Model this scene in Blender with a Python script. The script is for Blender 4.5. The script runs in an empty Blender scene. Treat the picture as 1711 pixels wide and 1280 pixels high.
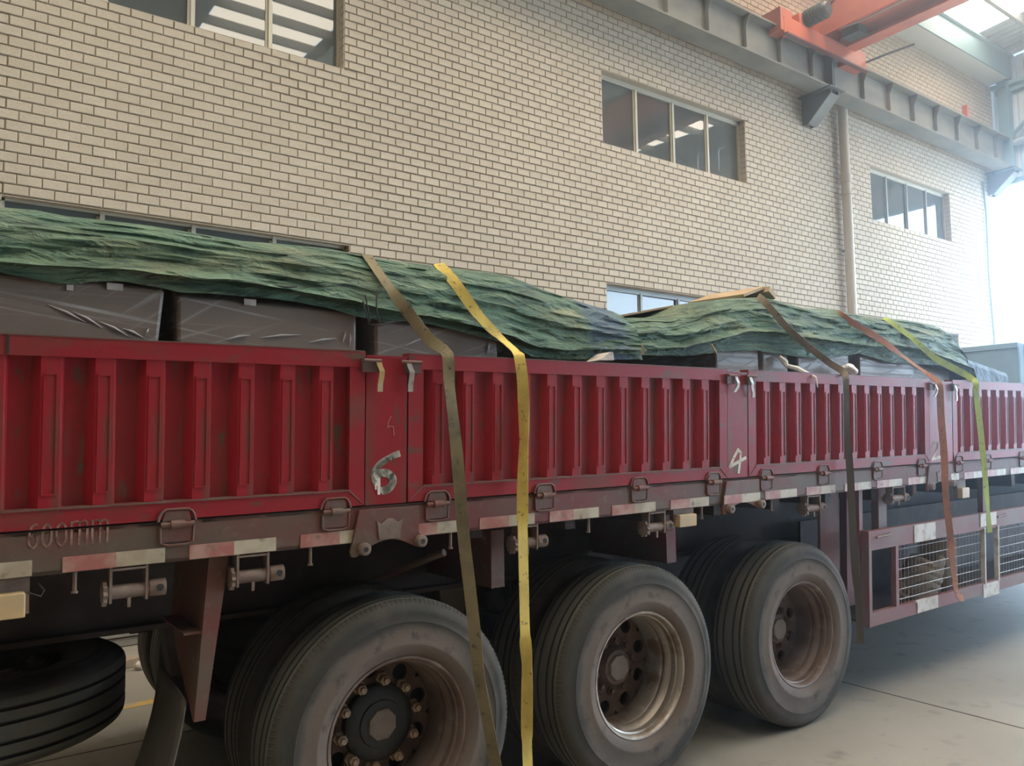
import bpy, bmesh, math, random
from mathutils import Matrix, Vector, noise
random.seed(7)
PI = math.pi
SC = bpy.context.scene
COL = SC.collection

# ------------------------------------------------------------------ camera, sky, light, exposure
def look_basis(right, up, fwd, loc):
    m = Matrix(((right[0], up[0], -fwd[0], loc[0]), (right[1], up[1], -fwd[1], loc[1]),
                (right[2], up[2], -fwd[2], loc[2]), (0, 0, 0, 1)))
    return m
cam_d = bpy.data.cameras.new('camera'); cam = bpy.data.objects.new('camera', cam_d); COL.objects.link(cam)
cam_d.sensor_width = 36.0; cam_d.lens = 36.0 * 1309.74 / 1711; cam_d.clip_start = 0.05; cam_d.clip_end = 400
cam.matrix_world = look_basis((0.81382914, -0.58092837, -0.01429545), (-0.03430424, -0.0725857, 0.99677206),
                              (0.58009082, 0.81071175, 0.07900066), (0, -2.78146, 1.64435))
SC.camera = cam
SC.view_settings.view_transform = 'Standard'; SC.view_settings.look = 'None'
SC.view_settings.gamma = 1.0; SC.view_settings.use_curve_mapping = False
SC.view_settings.exposure = 0.5
W = bpy.data.worlds.new('overcast_sky'); SC.world = W; W.use_nodes = True
SKY_STRENGTH = 9.5
bg = W.node_tree.nodes['Background']; bg.inputs[0].default_value = (0.58, 0.78, 1.0, 1); bg.inputs[1].default_value = SKY_STRENGTH
SKYLIGHT_POWER = 7.5

# ------------------------------------------------------------------ materials
MATS = {}
def principled(name):
    m = bpy.data.materials.new(name); m.use_nodes = True
    return m, m.node_tree, m.node_tree.nodes['Principled BSDF']
def noise_mask(nt, scale, stretch, lo, hi, detail=6, coord='Object', seed=0.0, dist=0.0, rot=0.0):
    n = nt.nodes; l = nt.links
    tc = n.new('ShaderNodeTexCoord'); mp = n.new('ShaderNodeMapping'); mp.inputs['Scale'].default_value = stretch
    mp.inputs['Location'].default_value = (seed, seed * 1.7, seed * 0.6)
    tx = n.new('ShaderNodeTexNoise'); tx.inputs['Scale'].default_value = scale; tx.inputs['Detail'].default_value = detail; tx.inputs['Distortion'].default_value = dist
    if rot:
        m0 = n.new('ShaderNodeMapping'); m0.inputs['Rotation'].default_value = (0, rot, 0); l.new(tc.outputs[coord if coord != 'Position' else 'Object'], m0.inputs[0]); l.new(m0.outputs[0], mp.inputs['Vector'])
    elif coord == 'Position':
        g = n.new('ShaderNodeNewGeometry'); l.new(g.outputs['Position'], mp.inputs['Vector'])
    else:
        l.new(tc.outputs[coord], mp.inputs['Vector'])
    l.new(mp.outputs[0], tx.inputs['Vector'])
    r = n.new('ShaderNodeMapRange'); r.inputs[1].default_value = lo; r.inputs[2].default_value = hi
    l.new(tx.outputs['Fac'], r.inputs[0])
    return r.outputs[0], tx.outputs['Fac']
def mixc(nt, fac, a, b):
    mx = nt.nodes.new('ShaderNodeMix'); mx.data_type = 'RGBA'
    for i, v in ((6, a), (7, b)):
        if isinstance(v, tuple): mx.inputs[i].default_value = (*v, 1) if len(v) == 3 else v
        else: nt.links.new(v, mx.inputs[i])
    if isinstance(fac, float): mx.inputs[0].default_value = fac
    else: nt.links.new(fac, mx.inputs[0])
    return mx.outputs[2]
def add_bump(nt, bs, h, strength, dist=0.01):
    b = nt.nodes.new('ShaderNodeBump'); b.inputs['Strength'].default_value = strength; b.inputs['Distance'].default_value = dist
    nt.links.new(h, b.inputs['Height']); nt.links.new(b.outputs[0], bs.inputs['Normal'])
    return b
def mat(name, col, rough=0.6, metal=0.0, layers=(), bump=None, spec=0.5, coord='Object'):
    """layers: (colour, scale, stretch, lo, hi[, seed])"""
    m, nt, bs = principled(name)
    c = col
    for L in layers:
        f, _ = noise_mask(nt, L[1], L[2], L[3], L[4], seed=L[5] if len(L) > 5 else 0.0, coord=coord)
        c = mixc(nt, f, c, L[0])
    if isinstance(c, tuple): bs.inputs['Base Color'].default_value = (*c, 1)
    else: nt.links.new(c, bs.inputs['Base Color'])
    bs.inputs['Roughness'].default_value = rough; bs.inputs['Metallic'].default_value = metal
    bs.inputs['Specular IOR Level'].default_value = spec
    if bump:
        _, h = noise_mask(nt, bump[0], bump[1], 0, 1, coord=coord)
        add_bump(nt, bs, h, bump[2], bump[3] if len(bump) > 3 else 0.01)
    MATS[name] = m
    return m
ONE = (1, 1, 1)
DIRT = (0.115, 0.075, 0.05)
M_red = mat('red_paint', (0.30, 0.015, 0.022), 0.42, 0, (
    ((0.20, 0.02, 0.02), 1.6, (1, 1, .5), .35, .65), (DIRT, 3.0, (2.2, 2.2, .5), .55, .74, 3.1), (DIRT, 24, (1, 1, .35), .62, .72, 7.0),
    ((0.05, 0.035, 0.03), 9, (1, 1, .6), .70, .78, 11.0)), bump=(30, ONE, .08), spec=.22)
M_rib = mat('red_rib_paint', (0.34, 0.017, 0.026), 0.42, 0, (
    (DIRT, 4.0, (2.5, 2.5, .45), .52, .70, 5.1), ((0.16, 0.11, 0.07), 14, (3, 3, .2), .60, .72, 1.0)), bump=(30, ONE, .08), spec=.22)
M_rail = mat('dirty_red_frame_paint', (0.29, 0.020, 0.026), 0.45, 0, (
    (DIRT, 1.8, (1.2, 1, 2.5), .52, .78, 2.3), (DIRT, 16, (.5, 1, 1), .60, .72, 9.0)), bump=(40, ONE, .1), spec=.22)
M_beam = mat('muddy_red_beam_paint', (0.16, 0.030, 0.024), 0.62, 0, (
    (DIRT, 2.2, (1, 1, 2), .36, .60, 4.3), ((0.15, 0.10, 0.07), 20, ONE, .58, .72, 2.0)), bump=(45, ONE, .12))
M_steel_dirty = mat('dusty_steel', (0.17, 0.11, 0.085), 0.65, .1, (((0.24, 0.18, 0.14), 12, ONE, .45, .65),), bump=(60, ONE, .15))
M_hinge = mat('dusty_red_steel', (0.17, 0.055, 0.042), 0.6, .1, (((0.15, 0.095, 0.07), 10, ONE, .4, .6),), bump=(60, ONE, .15))
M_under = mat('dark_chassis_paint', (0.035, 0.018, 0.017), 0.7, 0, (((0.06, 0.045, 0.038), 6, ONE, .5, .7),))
M_deck = mat('grey_deck_wood', (0.12, 0.09, 0.07), 0.8)
def make_tyre_mat():
    m, nt, bs = principled('dusty_tyre_rubber'); n = nt.nodes; l = nt.links
    tc = n.new('ShaderNodeTexCoord'); mp = n.new('ShaderNodeMapping'); mp.inputs['Scale'].default_value = (1, 0, 1)
    ln = n.new('ShaderNodeVectorMath'); ln.operation = 'LENGTH'
    l.new(tc.outputs['Object'], mp.inputs[0]); l.new(mp.outputs[0], ln.inputs[0])
    f, h = noise_mask(nt, 5, ONE, 0, 1, detail=8)
    ad = n.new('ShaderNodeMath'); ad.operation = 'MULTIPLY_ADD'; l.new(h, ad.inputs[0]); ad.inputs[1].default_value = .07; l.new(ln.outputs['Value'], ad.inputs[2])
    cr = n.new('ShaderNodeValToRGB'); l.new(ad.outputs[0], cr.inputs[0])
    el = cr.color_ramp.elements
    el[0].position = .32; el[0].color = (0.138, 0.100, 0.079, 1); el[1].position = .56; el[1].color = (0.063, 0.057, 0.047, 1)
    for p, c in ((.375, (0.165, 0.125, 0.100)), (.440, (0.140, 0.110, 0.090)), (.462, (0.062, 0.055, 0.046)), (.50, (0.046, 0.043, 0.037)), (.53, (0.075, 0.070, 0.058))):
        e = el.new(p); e.color = (*c, 1)
    f2, _ = noise_mask(nt, 16, ONE, .56, .72, seed=4.0)
    c = mixc(nt, f2, cr.outputs[0], (0.05, 0.044, 0.038))
    f3, _ = noise_mask(nt, 3, ONE, .52, .7, seed=9.0)
    c = mixc(nt, f3, c, (0.12, 0.10, 0.085))
    l.new(c, bs.inputs['Base Color']); bs.inputs['Roughness'].default_value = .8; bs.inputs['Specular IOR Level'].default_value = .25
    _, h4 = noise_mask(nt, 90, ONE, 0, 1); add_bump(nt, bs, h4, .12, .01)
    return m
M_tire = make_tyre_mat()
M_tread = mat('tread_rubber', (0.095, 0.092, 0.076), 0.7, 0, (((0.14, 0.132, 0.105), 4.0, ONE, .4, .7),), bump=(80, ONE, .1), spec=.35)
M_rim = mat('dusty_rim_steel', (0.17, 0.12, 0.095), 0.55, .15, (((0.12, 0.075, 0.055), 7, ONE, .42, .62), ((0.27, 0.22, 0.18), 11, ONE, .6, .74, 3.0)), bump=(50, ONE, .1))
M_rim_bare = mat('worn_bare_rim_steel', (0.36, 0.31, 0.26), 0.42, .55, (((0.20, 0.13, 0.09), 7, ONE, .5, .64), ((0.5, 0.46, 0.4), 18, ONE, .6, .72, 3.0)), bump=(50, ONE, .1))
M_hub = mat('rusty_hub_steel', (0.095, 0.055, 0.04), 0.7, .1, (((0.16, 0.10, 0.07), 9, ONE, .5, .65),), bump=(50, ONE, .2))
M_grease = mat('greasy_black_hub', (0.012, 0.013, 0.016), 0.5, 0, (((0.03, 0.026, 0.022), 9, ONE, .5, .7),), bump=(30, ONE, .3))
M_cap = mat('tan_hub_cap_paint', (0.21, 0.155, 0.115), 0.65, 0, (((0.15, 0.11, 0.08), 12, ONE, .45, .65),))
M_lug = mat('tan_wheel_nut', (0.40, 0.28, 0.18), 0.65, 0, (((0.2, 0.11, 0.06), 20, ONE, .5, .6),))
M_black = mat('black_rubber', (0.022, 0.021, 0.02), 0.75)
M_flap = mat('mudflap_rubber', (0.095, 0.078, 0.062), 0.8, 0, (((0.14, 0.115, 0.09), 4, ONE, .45, .65),))
M_refred = mat('faded_red_reflector', (0.37, 0.125, 0.10), 0.4, 0, (((0.44, 0.25, 0.19), 12, (1, 1, 1), .42, .60), ((0.40, 0.05, 0.055), 5, ONE, .6, .68, 5.0), ((0.20, 0.12, 0.085), 20, ONE, .60, .72, 8.0)))
M_refwhite = mat('faded_white_reflector', (0.52, 0.44, 0.32), 0.4, 0, (((0.40, 0.31, 0.21), 11, ONE, .40, .60), ((0.22, 0.15, 0.10), 16, ONE, .60, .70, 6.0)))
M_amber = mat('dusty_amber_lamp', (0.62, 0.42, 0.20), 0.4, 0, (((0.5, 0.36, 0.2), 8, ONE, .4, .6),))
M_brass = mat('brassy_latch_steel', (0.55, 0.36, 0.16), 0.4, .5, (((0.5, 0.45, 0.38), 10, ONE, .45, .6),))
M_galv = mat('galvanised_latch_steel', (0.42, 0.37, 0.32), 0.4, .5, (((0.25, 0.17, 0.12), 12, ONE, .5, .65),))
M_latch = mat('brown_latch_block', (0.11, 0.055, 0.04), 0.6, .1, (((0.2, 0.13, 0.09), 20, ONE, .55, .7),))
M_white = mat('white_brush_paint', (0.72, 0.66, 0.56), 0.7, 0, (((0.5, 0.43, 0.34), 22, ONE, .52, .7),))
M_faded = mat('faded_white_stencil_paint', (0.34, 0.20, 0.155), 0.7, 0, (((0.20, 0.08, 0.06), 30, ONE, .42, .60),))
M_scratch = mat('pale_scratch', (0.50, 0.26, 0.22), 0.7)
M_mesh = mat('galvanised_mesh_wire', (0.46, 0.42, 0.40), 0.5, .3)
M_label = mat('grubby_white_plate', (0.60, 0.54, 0.48), 0.5, 0, (((0.40, 0.33, 0.27), 14, ONE, .5, .65),))
M_brick = None
M_mortar = mat('wall_mortar', (0.25, 0.195, 0.135), 0.9, 0, (((0.20, 0.155, 0.105), 9, ONE, .4, .6),))
M_alu = mat('cream_window_frame', (0.56, 0.52, 0.42), 0.45, .2)
M_aludark = mat('window_frame_grey', (0.30, 0.30, 0.28), 0.5, .2)
M_pipe = mat('cream_downpipe_plastic', (0.62, 0.54, 0.43), 0.45, 0, (((0.55, 0.47, 0.36), 2, (1, 1, .3), .4, .6),))
M_runway = mat('dusty_grey_runway_steel', (0.26, 0.245, 0.20), 0.7, .05, (((0.20, 0.19, 0.165), 2.5, (.6, 1, 1.5), .42, .62),))
M_brksteel = mat('dark_grey_corbel_steel', (0.13, 0.135, 0.13), 0.6, .1)
M_crane = mat('orange_crane_paint', (0.62, 0.15, 0.075), 0.5, 0, (((0.52, 0.125, 0.07), 2.0, ONE, .42, .6),))
M_motor = mat('dark_motor_grey', (0.075, 0.075, 0.075), 0.55, .2)
M_teal = mat('pale_teal_steel', (0.20, 0.30, 0.32), 0.55, .1)
M_soffit = mat('pale_soffit_plaster', (0.56, 0.55, 0.50), 0.8)
M_sheet = mat('pale_cladding_sheet', (0.55, 0.58, 0.60), 0.5, .1)
M_dark_sheet = mat('grey_green_cladding', (0.20, 0.21, 0.20), 0.6)
M_roof = mat('grey_roof_sheet', (0.30, 0.32, 0.33), 0.55, .1)
M_purlin = mat('brown_grey_purlin_steel', (0.17, 0.16, 0.15), 0.6, .1)
M_tarpaulin_block = mat('pale_blue_cover_sheet', (0.32, 0.46, 0.56), 0.7, 0, (((0.26, 0.39, 0.50), 2.5, ONE, .4, .6),))
M_card = mat('tan_cardboard', (0.52, 0.37, 0.22), 0.8, 0, (((0.42, 0.29, 0.17), 6, ONE, .4, .6),))
M_foam = mat('white_foam', (0.85, 0.85, 0.84), 0.6, bump=(40, ONE, .3))
M_rope = mat('tan_rope', (0.34, 0.26, 0.18), 0.9, bump=(90, ONE, .4))
M_plank = mat('grey_timber', (0.30, 0.28, 0.25), 0.85)
M_yellow = mat('worn_yellow_floor_paint', (0.56, 0.36, 0.09), 0.8, 0, (((0.42, 0.33, 0.22), 9, ONE, .48, .6),))

def make_brick_mat():
    m, nt, bs = principled('cream_split_brick'); n = nt.nodes; l = nt.links
    g = n.new('ShaderNodeNewGeometry')
    sep = n.new('ShaderNodeSeparateXYZ'); l.new(g.outputs['Position'], sep.inputs[0])
    def op(o, a, b):
        x = n.new('ShaderNodeMath'); x.operation = o
        for i, v in enumerate((a, b)):
            if isinstance(v, (int, float)): x.inputs[i].default_value = v
            else: l.new(v, x.inputs[i])
        return x.outputs[0]
    row = op('FLOOR', op('DIVIDE', op('SUBTRACT', sep.outputs[2], 5.785), 0.0932), 0)
    cx = op('FLOOR', op('SUBTRACT', op('DIVIDE', sep.outputs[0], 0.19), op('MULTIPLY', row, 0.5)), 0)
    cmb = n.new('ShaderNodeCombineXYZ'); l.new(row, cmb.inputs[0]); l.new(cx, cmb.inputs[1])
    wn = n.new('ShaderNodeTexWhiteNoise'); wn.noise_dimensions = '2D'; l.new(cmb.outputs[0], wn.inputs['Vector'])
    c = mixc(nt, wn.outputs['Value'], (0.565, 0.48, 0.37), (0.625, 0.535, 0.42))
    f, _ = noise_mask(nt, .7, ONE, .4, .65, coord='Position')
    c = mixc(nt, f, c, (0.55, 0.465, 0.365))
    f2, _ = noise_mask(nt, 45, (1, 1, 3), .5, .75, coord='Position')
    c = mixc(nt, f2, c, (0.50, 0.42, 0.32))
    l.new(c, bs.inputs['Base Color']); bs.inputs['Roughness'].default_value = .8; bs.inputs['Specular IOR Level'].default_value = .3
    _, h = noise_mask(nt, 38, (1, 1, 2.5), 0, 1, coord='Position'); add_bump(nt, bs, h, .35, .01)
    return m
M_brick = make_brick_mat()

def make_floor_mat():
    m, nt, bs = principled('worn_concrete')
    f, h = noise_mask(nt, .8, ONE, .35, .68, detail=9, coord='Position')
    c = mixc(nt, f, (0.245, 0.222, 0.18), (0.32, 0.295, 0.245))
    f, _ = noise_mask(nt, 7, ONE, .58, .75, detail=9, coord='Position', seed=3.0)
    c = mixc(nt, f, c, (0.19, 0.17, 0.145))
    f, _ = noise_mask(nt, 60, ONE, .6, .8, coord='Position', seed=5.0)
    c = mixc(nt, f, c, (0.34, 0.31, 0.27))
    nt.links.new(c, bs.inputs['Base Color']); bs.inputs['Roughness'].default_value = .55
    add_bump(nt, bs, h, .15, .02)
    return m
M_floor = make_floor_mat()

def make_tarp_mat(name, blue_at):
    m, nt, bs = principled(name); n = nt.nodes; l = nt.links
    f, _ = noise_mask(nt, 1.5, (1, 1, 1.6), .38, .62)
    c = mixc(nt, f, (0.062, 0.135, 0.082), (0.090, 0.175, 0.115))
    f, _ = noise_mask(nt, 2.6, (.6, 1, 1.8), .52, .70, seed=2.2)
    c = mixc(nt, f, c, (0.20, 0.215, 0.12))
    f, _ = noise_mask(nt, 3.2, (.7, 1, 1.2), .56, .70, seed=8.4)
    c = mixc(nt, f, c, (0.026, 0.052, 0.040))
    f, _ = noise_mask(nt, 16, (.30, 1, 1.9), .50, .68, seed=5.0)
    c = mixc(nt, f, c, (0.16, 0.24, 0.15))
    f, _ = noise_mask(nt, 18, (.28, 1, 2.0), .54, .68, seed=15.0)
    c = mixc(nt, f, c, (0.030, 0.066, 0.045))
    f, _ = noise_mask(nt, 55, (1, .3, .3), .58, .72, seed=1.0)
    c = mixc(nt, f, c, (0.055, 0.12, 0.075))
    if blue_at is not None:
        tc = n.new('ShaderNodeTexCoord'); sp = n.new('ShaderNodeSeparateXYZ'); l.new(tc.outputs['Object'], sp.inputs[0])
        a = n.new('ShaderNodeMath'); a.operation = 'SUBTRACT'; l.new(sp.outputs[0], a.inputs[0]); a.inputs[1].default_value = blue_at
        b = n.new('ShaderNodeMath'); b.operation = 'ABSOLUTE'; l.new(a.outputs[0], b.inputs[0])
        r = n.new('ShaderNodeMapRange'); r.inputs[1].default_value = .16; r.inputs[2].default_value = .09; l.new(b.outputs[0], r.inputs[0])
        c = mixc(nt, r.outputs[0], c, (0.075, 0.125, 0.165))
    l.new(c, bs.inputs['Base Color']); bs.inputs['Roughness'].default_value = .55; bs.inputs['Specular IOR Level'].default_value = .35
    _, h1 = noise_mask(nt, 5, (.40, 1, 1.7), 0, 1, detail=10, dist=1.6, rot=.10)
    r2, _ = noise_mask(nt, 9, (.30, 1, 1.6), .50, .64, detail=5, dist=2.2, rot=-.28, seed=3.0)
    r3, _ = noise_mask(nt, 12, (.30, 1, 1.8), .50, .62, detail=5, dist=1.8, rot=.38, seed=7.0)
    _, h2 = noise_mask(nt, 220, (1, .2, .4), 0, 1, detail=2)
    def mad(a, k, b):
        x = n.new('ShaderNodeMath'); x.operation = 'MULTIPLY_ADD'; l.new(a, x.inputs[0]); x.inputs[1].default_value = k; l.new(b, x.inputs[2]); return x.outputs[0]
    add_bump(nt, bs, mad(h2, .02, mad(r2, .10, mad(r3, .07, h1))), 1.0, .075)
    return m
M_tarp1 = make_tarp_mat('green_woven_tarp', 2.72)
M_tarp2 = make_tarp_mat('green_woven_tarp_front', None)

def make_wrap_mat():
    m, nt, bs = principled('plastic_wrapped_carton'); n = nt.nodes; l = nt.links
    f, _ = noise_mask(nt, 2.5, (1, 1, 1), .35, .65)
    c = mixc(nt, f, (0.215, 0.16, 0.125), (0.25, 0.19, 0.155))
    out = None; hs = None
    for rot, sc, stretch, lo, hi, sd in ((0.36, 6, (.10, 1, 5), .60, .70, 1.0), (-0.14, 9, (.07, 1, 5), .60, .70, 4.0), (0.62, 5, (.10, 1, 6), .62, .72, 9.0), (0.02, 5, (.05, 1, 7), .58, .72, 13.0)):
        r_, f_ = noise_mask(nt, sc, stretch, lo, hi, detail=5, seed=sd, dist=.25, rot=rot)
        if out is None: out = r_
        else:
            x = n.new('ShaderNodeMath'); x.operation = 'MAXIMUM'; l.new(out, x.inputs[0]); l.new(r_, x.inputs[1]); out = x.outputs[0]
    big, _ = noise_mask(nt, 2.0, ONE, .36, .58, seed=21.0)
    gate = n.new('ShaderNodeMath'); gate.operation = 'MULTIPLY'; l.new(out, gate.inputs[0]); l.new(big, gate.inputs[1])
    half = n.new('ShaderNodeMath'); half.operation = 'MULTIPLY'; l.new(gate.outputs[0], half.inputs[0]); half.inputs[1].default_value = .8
    c = mixc(nt, half.outputs[0], c, (0.50, 0.46, 0.43))          # pale streaks paint the highlights of the film into the colour
    l.new(c, bs.inputs['Base Color']); bs.inputs['Roughness'].default_value = .55
    bs.inputs['Coat Weight'].default_value = .32; bs.inputs['Coat Roughness'].default_value = .26; bs.inputs['Specular IOR Level'].default_value = .2
    bp = n.new('ShaderNodeBump'); bp.inputs['Strength'].default_value = 1.0; bp.inputs['Distance'].default_value = .012
    l.new(out, bp.inputs['Height']); l.new(bp.outputs[0], bs.inputs['Coat Normal'])
    return m
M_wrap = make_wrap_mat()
M_film = mat('bunched_film_highlight', (0.62, 0.58, 0.55), 0.18, bump=(60, ONE, .5))

def make_strap_mat(name, col, dark, lower_col=None):
    m, nt, bs = principled(name); n = nt.nodes; l = nt.links
    f, _ = noise_mask(nt, 7, ONE, .45, .66)
    c = mixc(nt, f, col, dark)
    f, _ = noise_mask(nt, 40, ONE, .60, .72, seed=4.0)
    c = mixc(nt, f, c, tuple(v * .35 for v in dark))
    if lower_col:      # the hanging end takes a second, darker colour
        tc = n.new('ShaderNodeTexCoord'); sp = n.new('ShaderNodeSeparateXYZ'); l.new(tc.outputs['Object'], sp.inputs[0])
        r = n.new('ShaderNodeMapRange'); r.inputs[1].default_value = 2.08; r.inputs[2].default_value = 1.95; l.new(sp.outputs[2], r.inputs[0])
        c = mixc(nt, r.outputs[0], c, lower_col)
    l.new(c, bs.inputs['Base Color']); bs.inputs['Roughness'].default_value = .8
    _, h = noise_mask(nt, 260, (1, 1, .3), 0, 1, detail=1); add_bump(nt, bs, h, .3, .004)
    return m
def make_glass():
    m, nt, bs = principled('dark_window_glass')
    f, _ = noise_mask(nt, .9, ONE, .3, .7, coord='Position')
    c = mixc(nt, f, (0.085, 0.095, 0.09), (0.115, 0.125, 0.12))
    nt.links.new(c, bs.inputs['Base Color']); bs.inputs['Roughness'].default_value = .02
    bs.inputs['IOR'].default_value = 1.55; bs.inputs['Specular IOR Level'].default_value = .75
    return m
M_glass = make_glass()
def make_skylight():
    m, nt, bs = principled('translucent_skylight_sheet')
    bs.inputs['Base Color'].default_value = (.8, .78, .7, 1); bs.inputs['Emission Color'].default_value = (1.0, 0.91, 0.76, 1)
    bs.inputs['Emission Strength'].default_value = SKYLIGHT_POWER
    return m
M_skylight = make_skylight()

# ------------------------------------------------------------------ mesh helpers
class MB:
    def __init__(s): s.v = []; s.f = []; s.mi = []; s.m = 0
    def add(s, vs, fs):
        o = len(s.v); s.v += [tuple(v) for v in vs]; s.f += [tuple(i + o for i in f) for f in fs]; s.mi += [s.m] * len(fs); return s
    def box(s, x0, x1, y0, y1, z0, z1, bottom=True, back=True):
        vs = [(x, y, z) for z in (z0, z1) for y in (y0, y1) for x in (x0, x1)]
        fs = [(0, 1, 5, 4), (1, 3, 7, 5), (2, 0, 4, 6), (4, 5, 7, 6)]
        if back: fs.append((3, 2, 6, 7))
        if bottom: fs.append((0, 2, 3, 1))
        return s.add(vs, fs)
    def prism(s, pts, a0, a1, axis='y'):
        """polygon (u, w) extruded along axis"""
        n = len(pts)
        def P(u, w, a):
            return {'y': (u, a, w), 'x': (a, u, w), 'z': (u, w, a)}[axis]
        vs = [P(u, w, a0) for u, w in pts] + [P(u, w, a1) for u, w in pts]
        fs = [tuple(range(n)), tuple(range(2 * n - 1, n - 1, -1))] + [((i + 1) % n, i, n + i, n + (i + 1) % n) for i in range(n)]
        return s.add(vs, fs)
    def tube(s, path, r, seg=8, cap=True):
        path = [Vector(p) for p in path]; o = len(s.v); rings = []
        rad = r if isinstance(r, (list, tuple)) else [r] * len(path)
        up = None
        for i, p in enumerate(path):
            t = (path[min(i + 1, len(path) - 1)] - path[max(i - 1, 0)]).normalized()
            if up is None: up = Vector((0, 0, 1)) if abs(t.z) < .9 else Vector((1, 0, 0))
            a = t.cross(up).normalized(); b = a.cross(t).normalized(); up = b
            rings.append([p + a * math.cos(2 * PI * k / seg) * rad[i] + b * math.sin(2 * PI * k / seg) * rad[i] for k in range(seg)])
        vs = [q for rg in rings for q in rg]
        fs = [(i * seg + k, i * seg + (k + 1) % seg, (i + 1) * seg + (k + 1) % seg, (i + 1) * seg + k) for i in range(len(rings) - 1) for k in range(seg)]
        if cap: fs += [tuple(range(seg - 1, -1, -1)), tuple((len(rings) - 1) * seg + k for k in range(seg))]
        return s.add(vs, fs)
    def lathe(s, prof, seg=64, axis='y', mats=None, closed=False, c=(0, 0, 0)):
        """prof: (radius, a) revolved about an axis through c"""
        n = len(prof); vs = []
        for k in range(seg):
            t = 2 * PI * k / seg; cs, sn = math.cos(t), math.sin(t)
            for r, a in prof:
                p = {'y': (r * cs, a, r * sn), 'x': (a, r * cs, r * sn), 'z': (r * cs, r * sn, a)}[axis]
                vs.append((p[0] + c[0], p[1] + c[1], p[2] + c[2]))
        o = len(s.v); s.v += vs
        m = n if closed else n - 1
        for k in range(seg):
            for i in range(m):
                j = (i + 1) % n; k2 = (k + 1) % seg
                s.f.append((o + k * n + i, o + k2 * n + i, o + k2 * n + j, o + k * n + j)); s.mi.append(mats[i] if mats else s.m)
        return s
    def disc(s, c, r, axis='y', seg=24, flip=False):
        pts = []
        for k in range(seg):
            t = 2 * PI * k / seg; u, w = r * math.cos(t), r * math.sin(t)
            pts.append({'y': (c[0] + u, c[1], c[2] + w), 'x': (c[0], c[1] + u, c[2] + w), 'z': (c[0] + u, c[1] + w, c[2])}[axis])
        return s.add(pts, [tuple(range(seg)) if not flip else tuple(range(seg - 1, -1, -1))])
    def mesh(s, name, mats, smooth=False, fixn=True):
        me = bpy.data.meshes.new(name); me.from_pydata(s.v, [], s.f)
        for m in (mats if isinstance(mats, (list, tuple)) else [mats]): me.materials.append(m)
        if len(me.materials) > 1: me.polygons.foreach_set('material_index', s.mi)
        if fixn:
            bm = bmesh.new(); bm.from_mesh(me); bmesh.ops.recalc_face_normals(bm, faces=bm.faces); bm.to_mesh(me); bm.free()
        if smooth:
            me.polygons.foreach_set('use_smooth', [True] * len(me.polygons))
            try: me.set_sharp_from_angle(angle=math.radians(38))
            except Exception: pass
        me.update()
        return me
def obj(name, me, parent=None, loc=(0, 0, 0), rot=(0, 0, 0)):
    o = bpy.data.objects.new(name, me); COL.objects.link(o); o.location = loc; o.rotation_euler = rot
    if parent: o.parent = parent
    return o
def put(name, mb, m, parent=None, smooth=False, loc=(0, 0, 0), rot=(0, 0, 0), bevel=0):
    o = obj(name, mb.mesh(name, m, smooth), parent, loc, rot)
    if bevel:
        b = o.modifiers.new('edge', 'BEVEL'); b.width = bevel; b.segments = 2; b.limit_method = 'ANGLE'
    return o
def tag(o, label=None, cat=None, group=None, kind=None):
    if label: o['label'] = label
    if cat: o['category'] = cat
    if group: o['group'] = group
    if kind: o['kind'] = kind
    return o
def empty(name, loc=(0, 0, 0)):
    o = bpy.data.objects.new(name, None); COL.objects.link(o); o.location = loc; return o
def interp(tab, x):
    if x <= tab[0][0]: return tab[0][1]
    for (a, va), (b, vb) in zip(tab, tab[1:]):
        if x <= b:
            return va + (vb - va) * (x - a) / (b - a)
    return tab[-1][1]
def structure(o): o['kind'] = 'structure'; return o

# ------------------------------------------------------------------ the hall: floor, brick wall, windows, gable, roof
WY = 5.0                       # face of the brick wall
GX = 19.3                      # gable end of the hall
fl = MB().box(-30, 45, -30, 30, -0.2, 0.0)
floor = structure(put('floor', fl, M_floor))
j = MB()
for x in (-3.0, 5.01, 13.0): j.box(x - .006, x + .006, -14, WY, -.003, .0012)
for y in (-4.0, 2.2): j.box(-12, GX, y - .006, y + .006, -.003, .0012)
put('expansion_joint', j, M_under, floor)
put('yellow_line', MB().add([(-9, -0.47 + .0, .0015), (GX, 8.9, .0015), (GX, 9.0, .0015), (-9, -.37, .0015)], [(0, 1, 2, 3)]) if False else
    MB().box(-9, 14, 2.86, 2.96, -.002, .002), M_yellow, floor)

COURSE, BL, JOINT = 0.0932, 0.19, 0.010
ZREF = 5.785
WIN = []                       # x0, x1, z0, z1
for i, x0 in enumerate((0.27, 7.165, 13.95)):
    WIN.append((x0, x0 + (3.10 if i < 2 else 3.06), 5.775, 6.835)); WIN.append((x0, x0 + (3.17 if i == 0 else 3.10), 2.75, 3.826))
WX0, WX1, WZ1 = -12.0, GX + .02, 9.80
core = MB()
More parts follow.
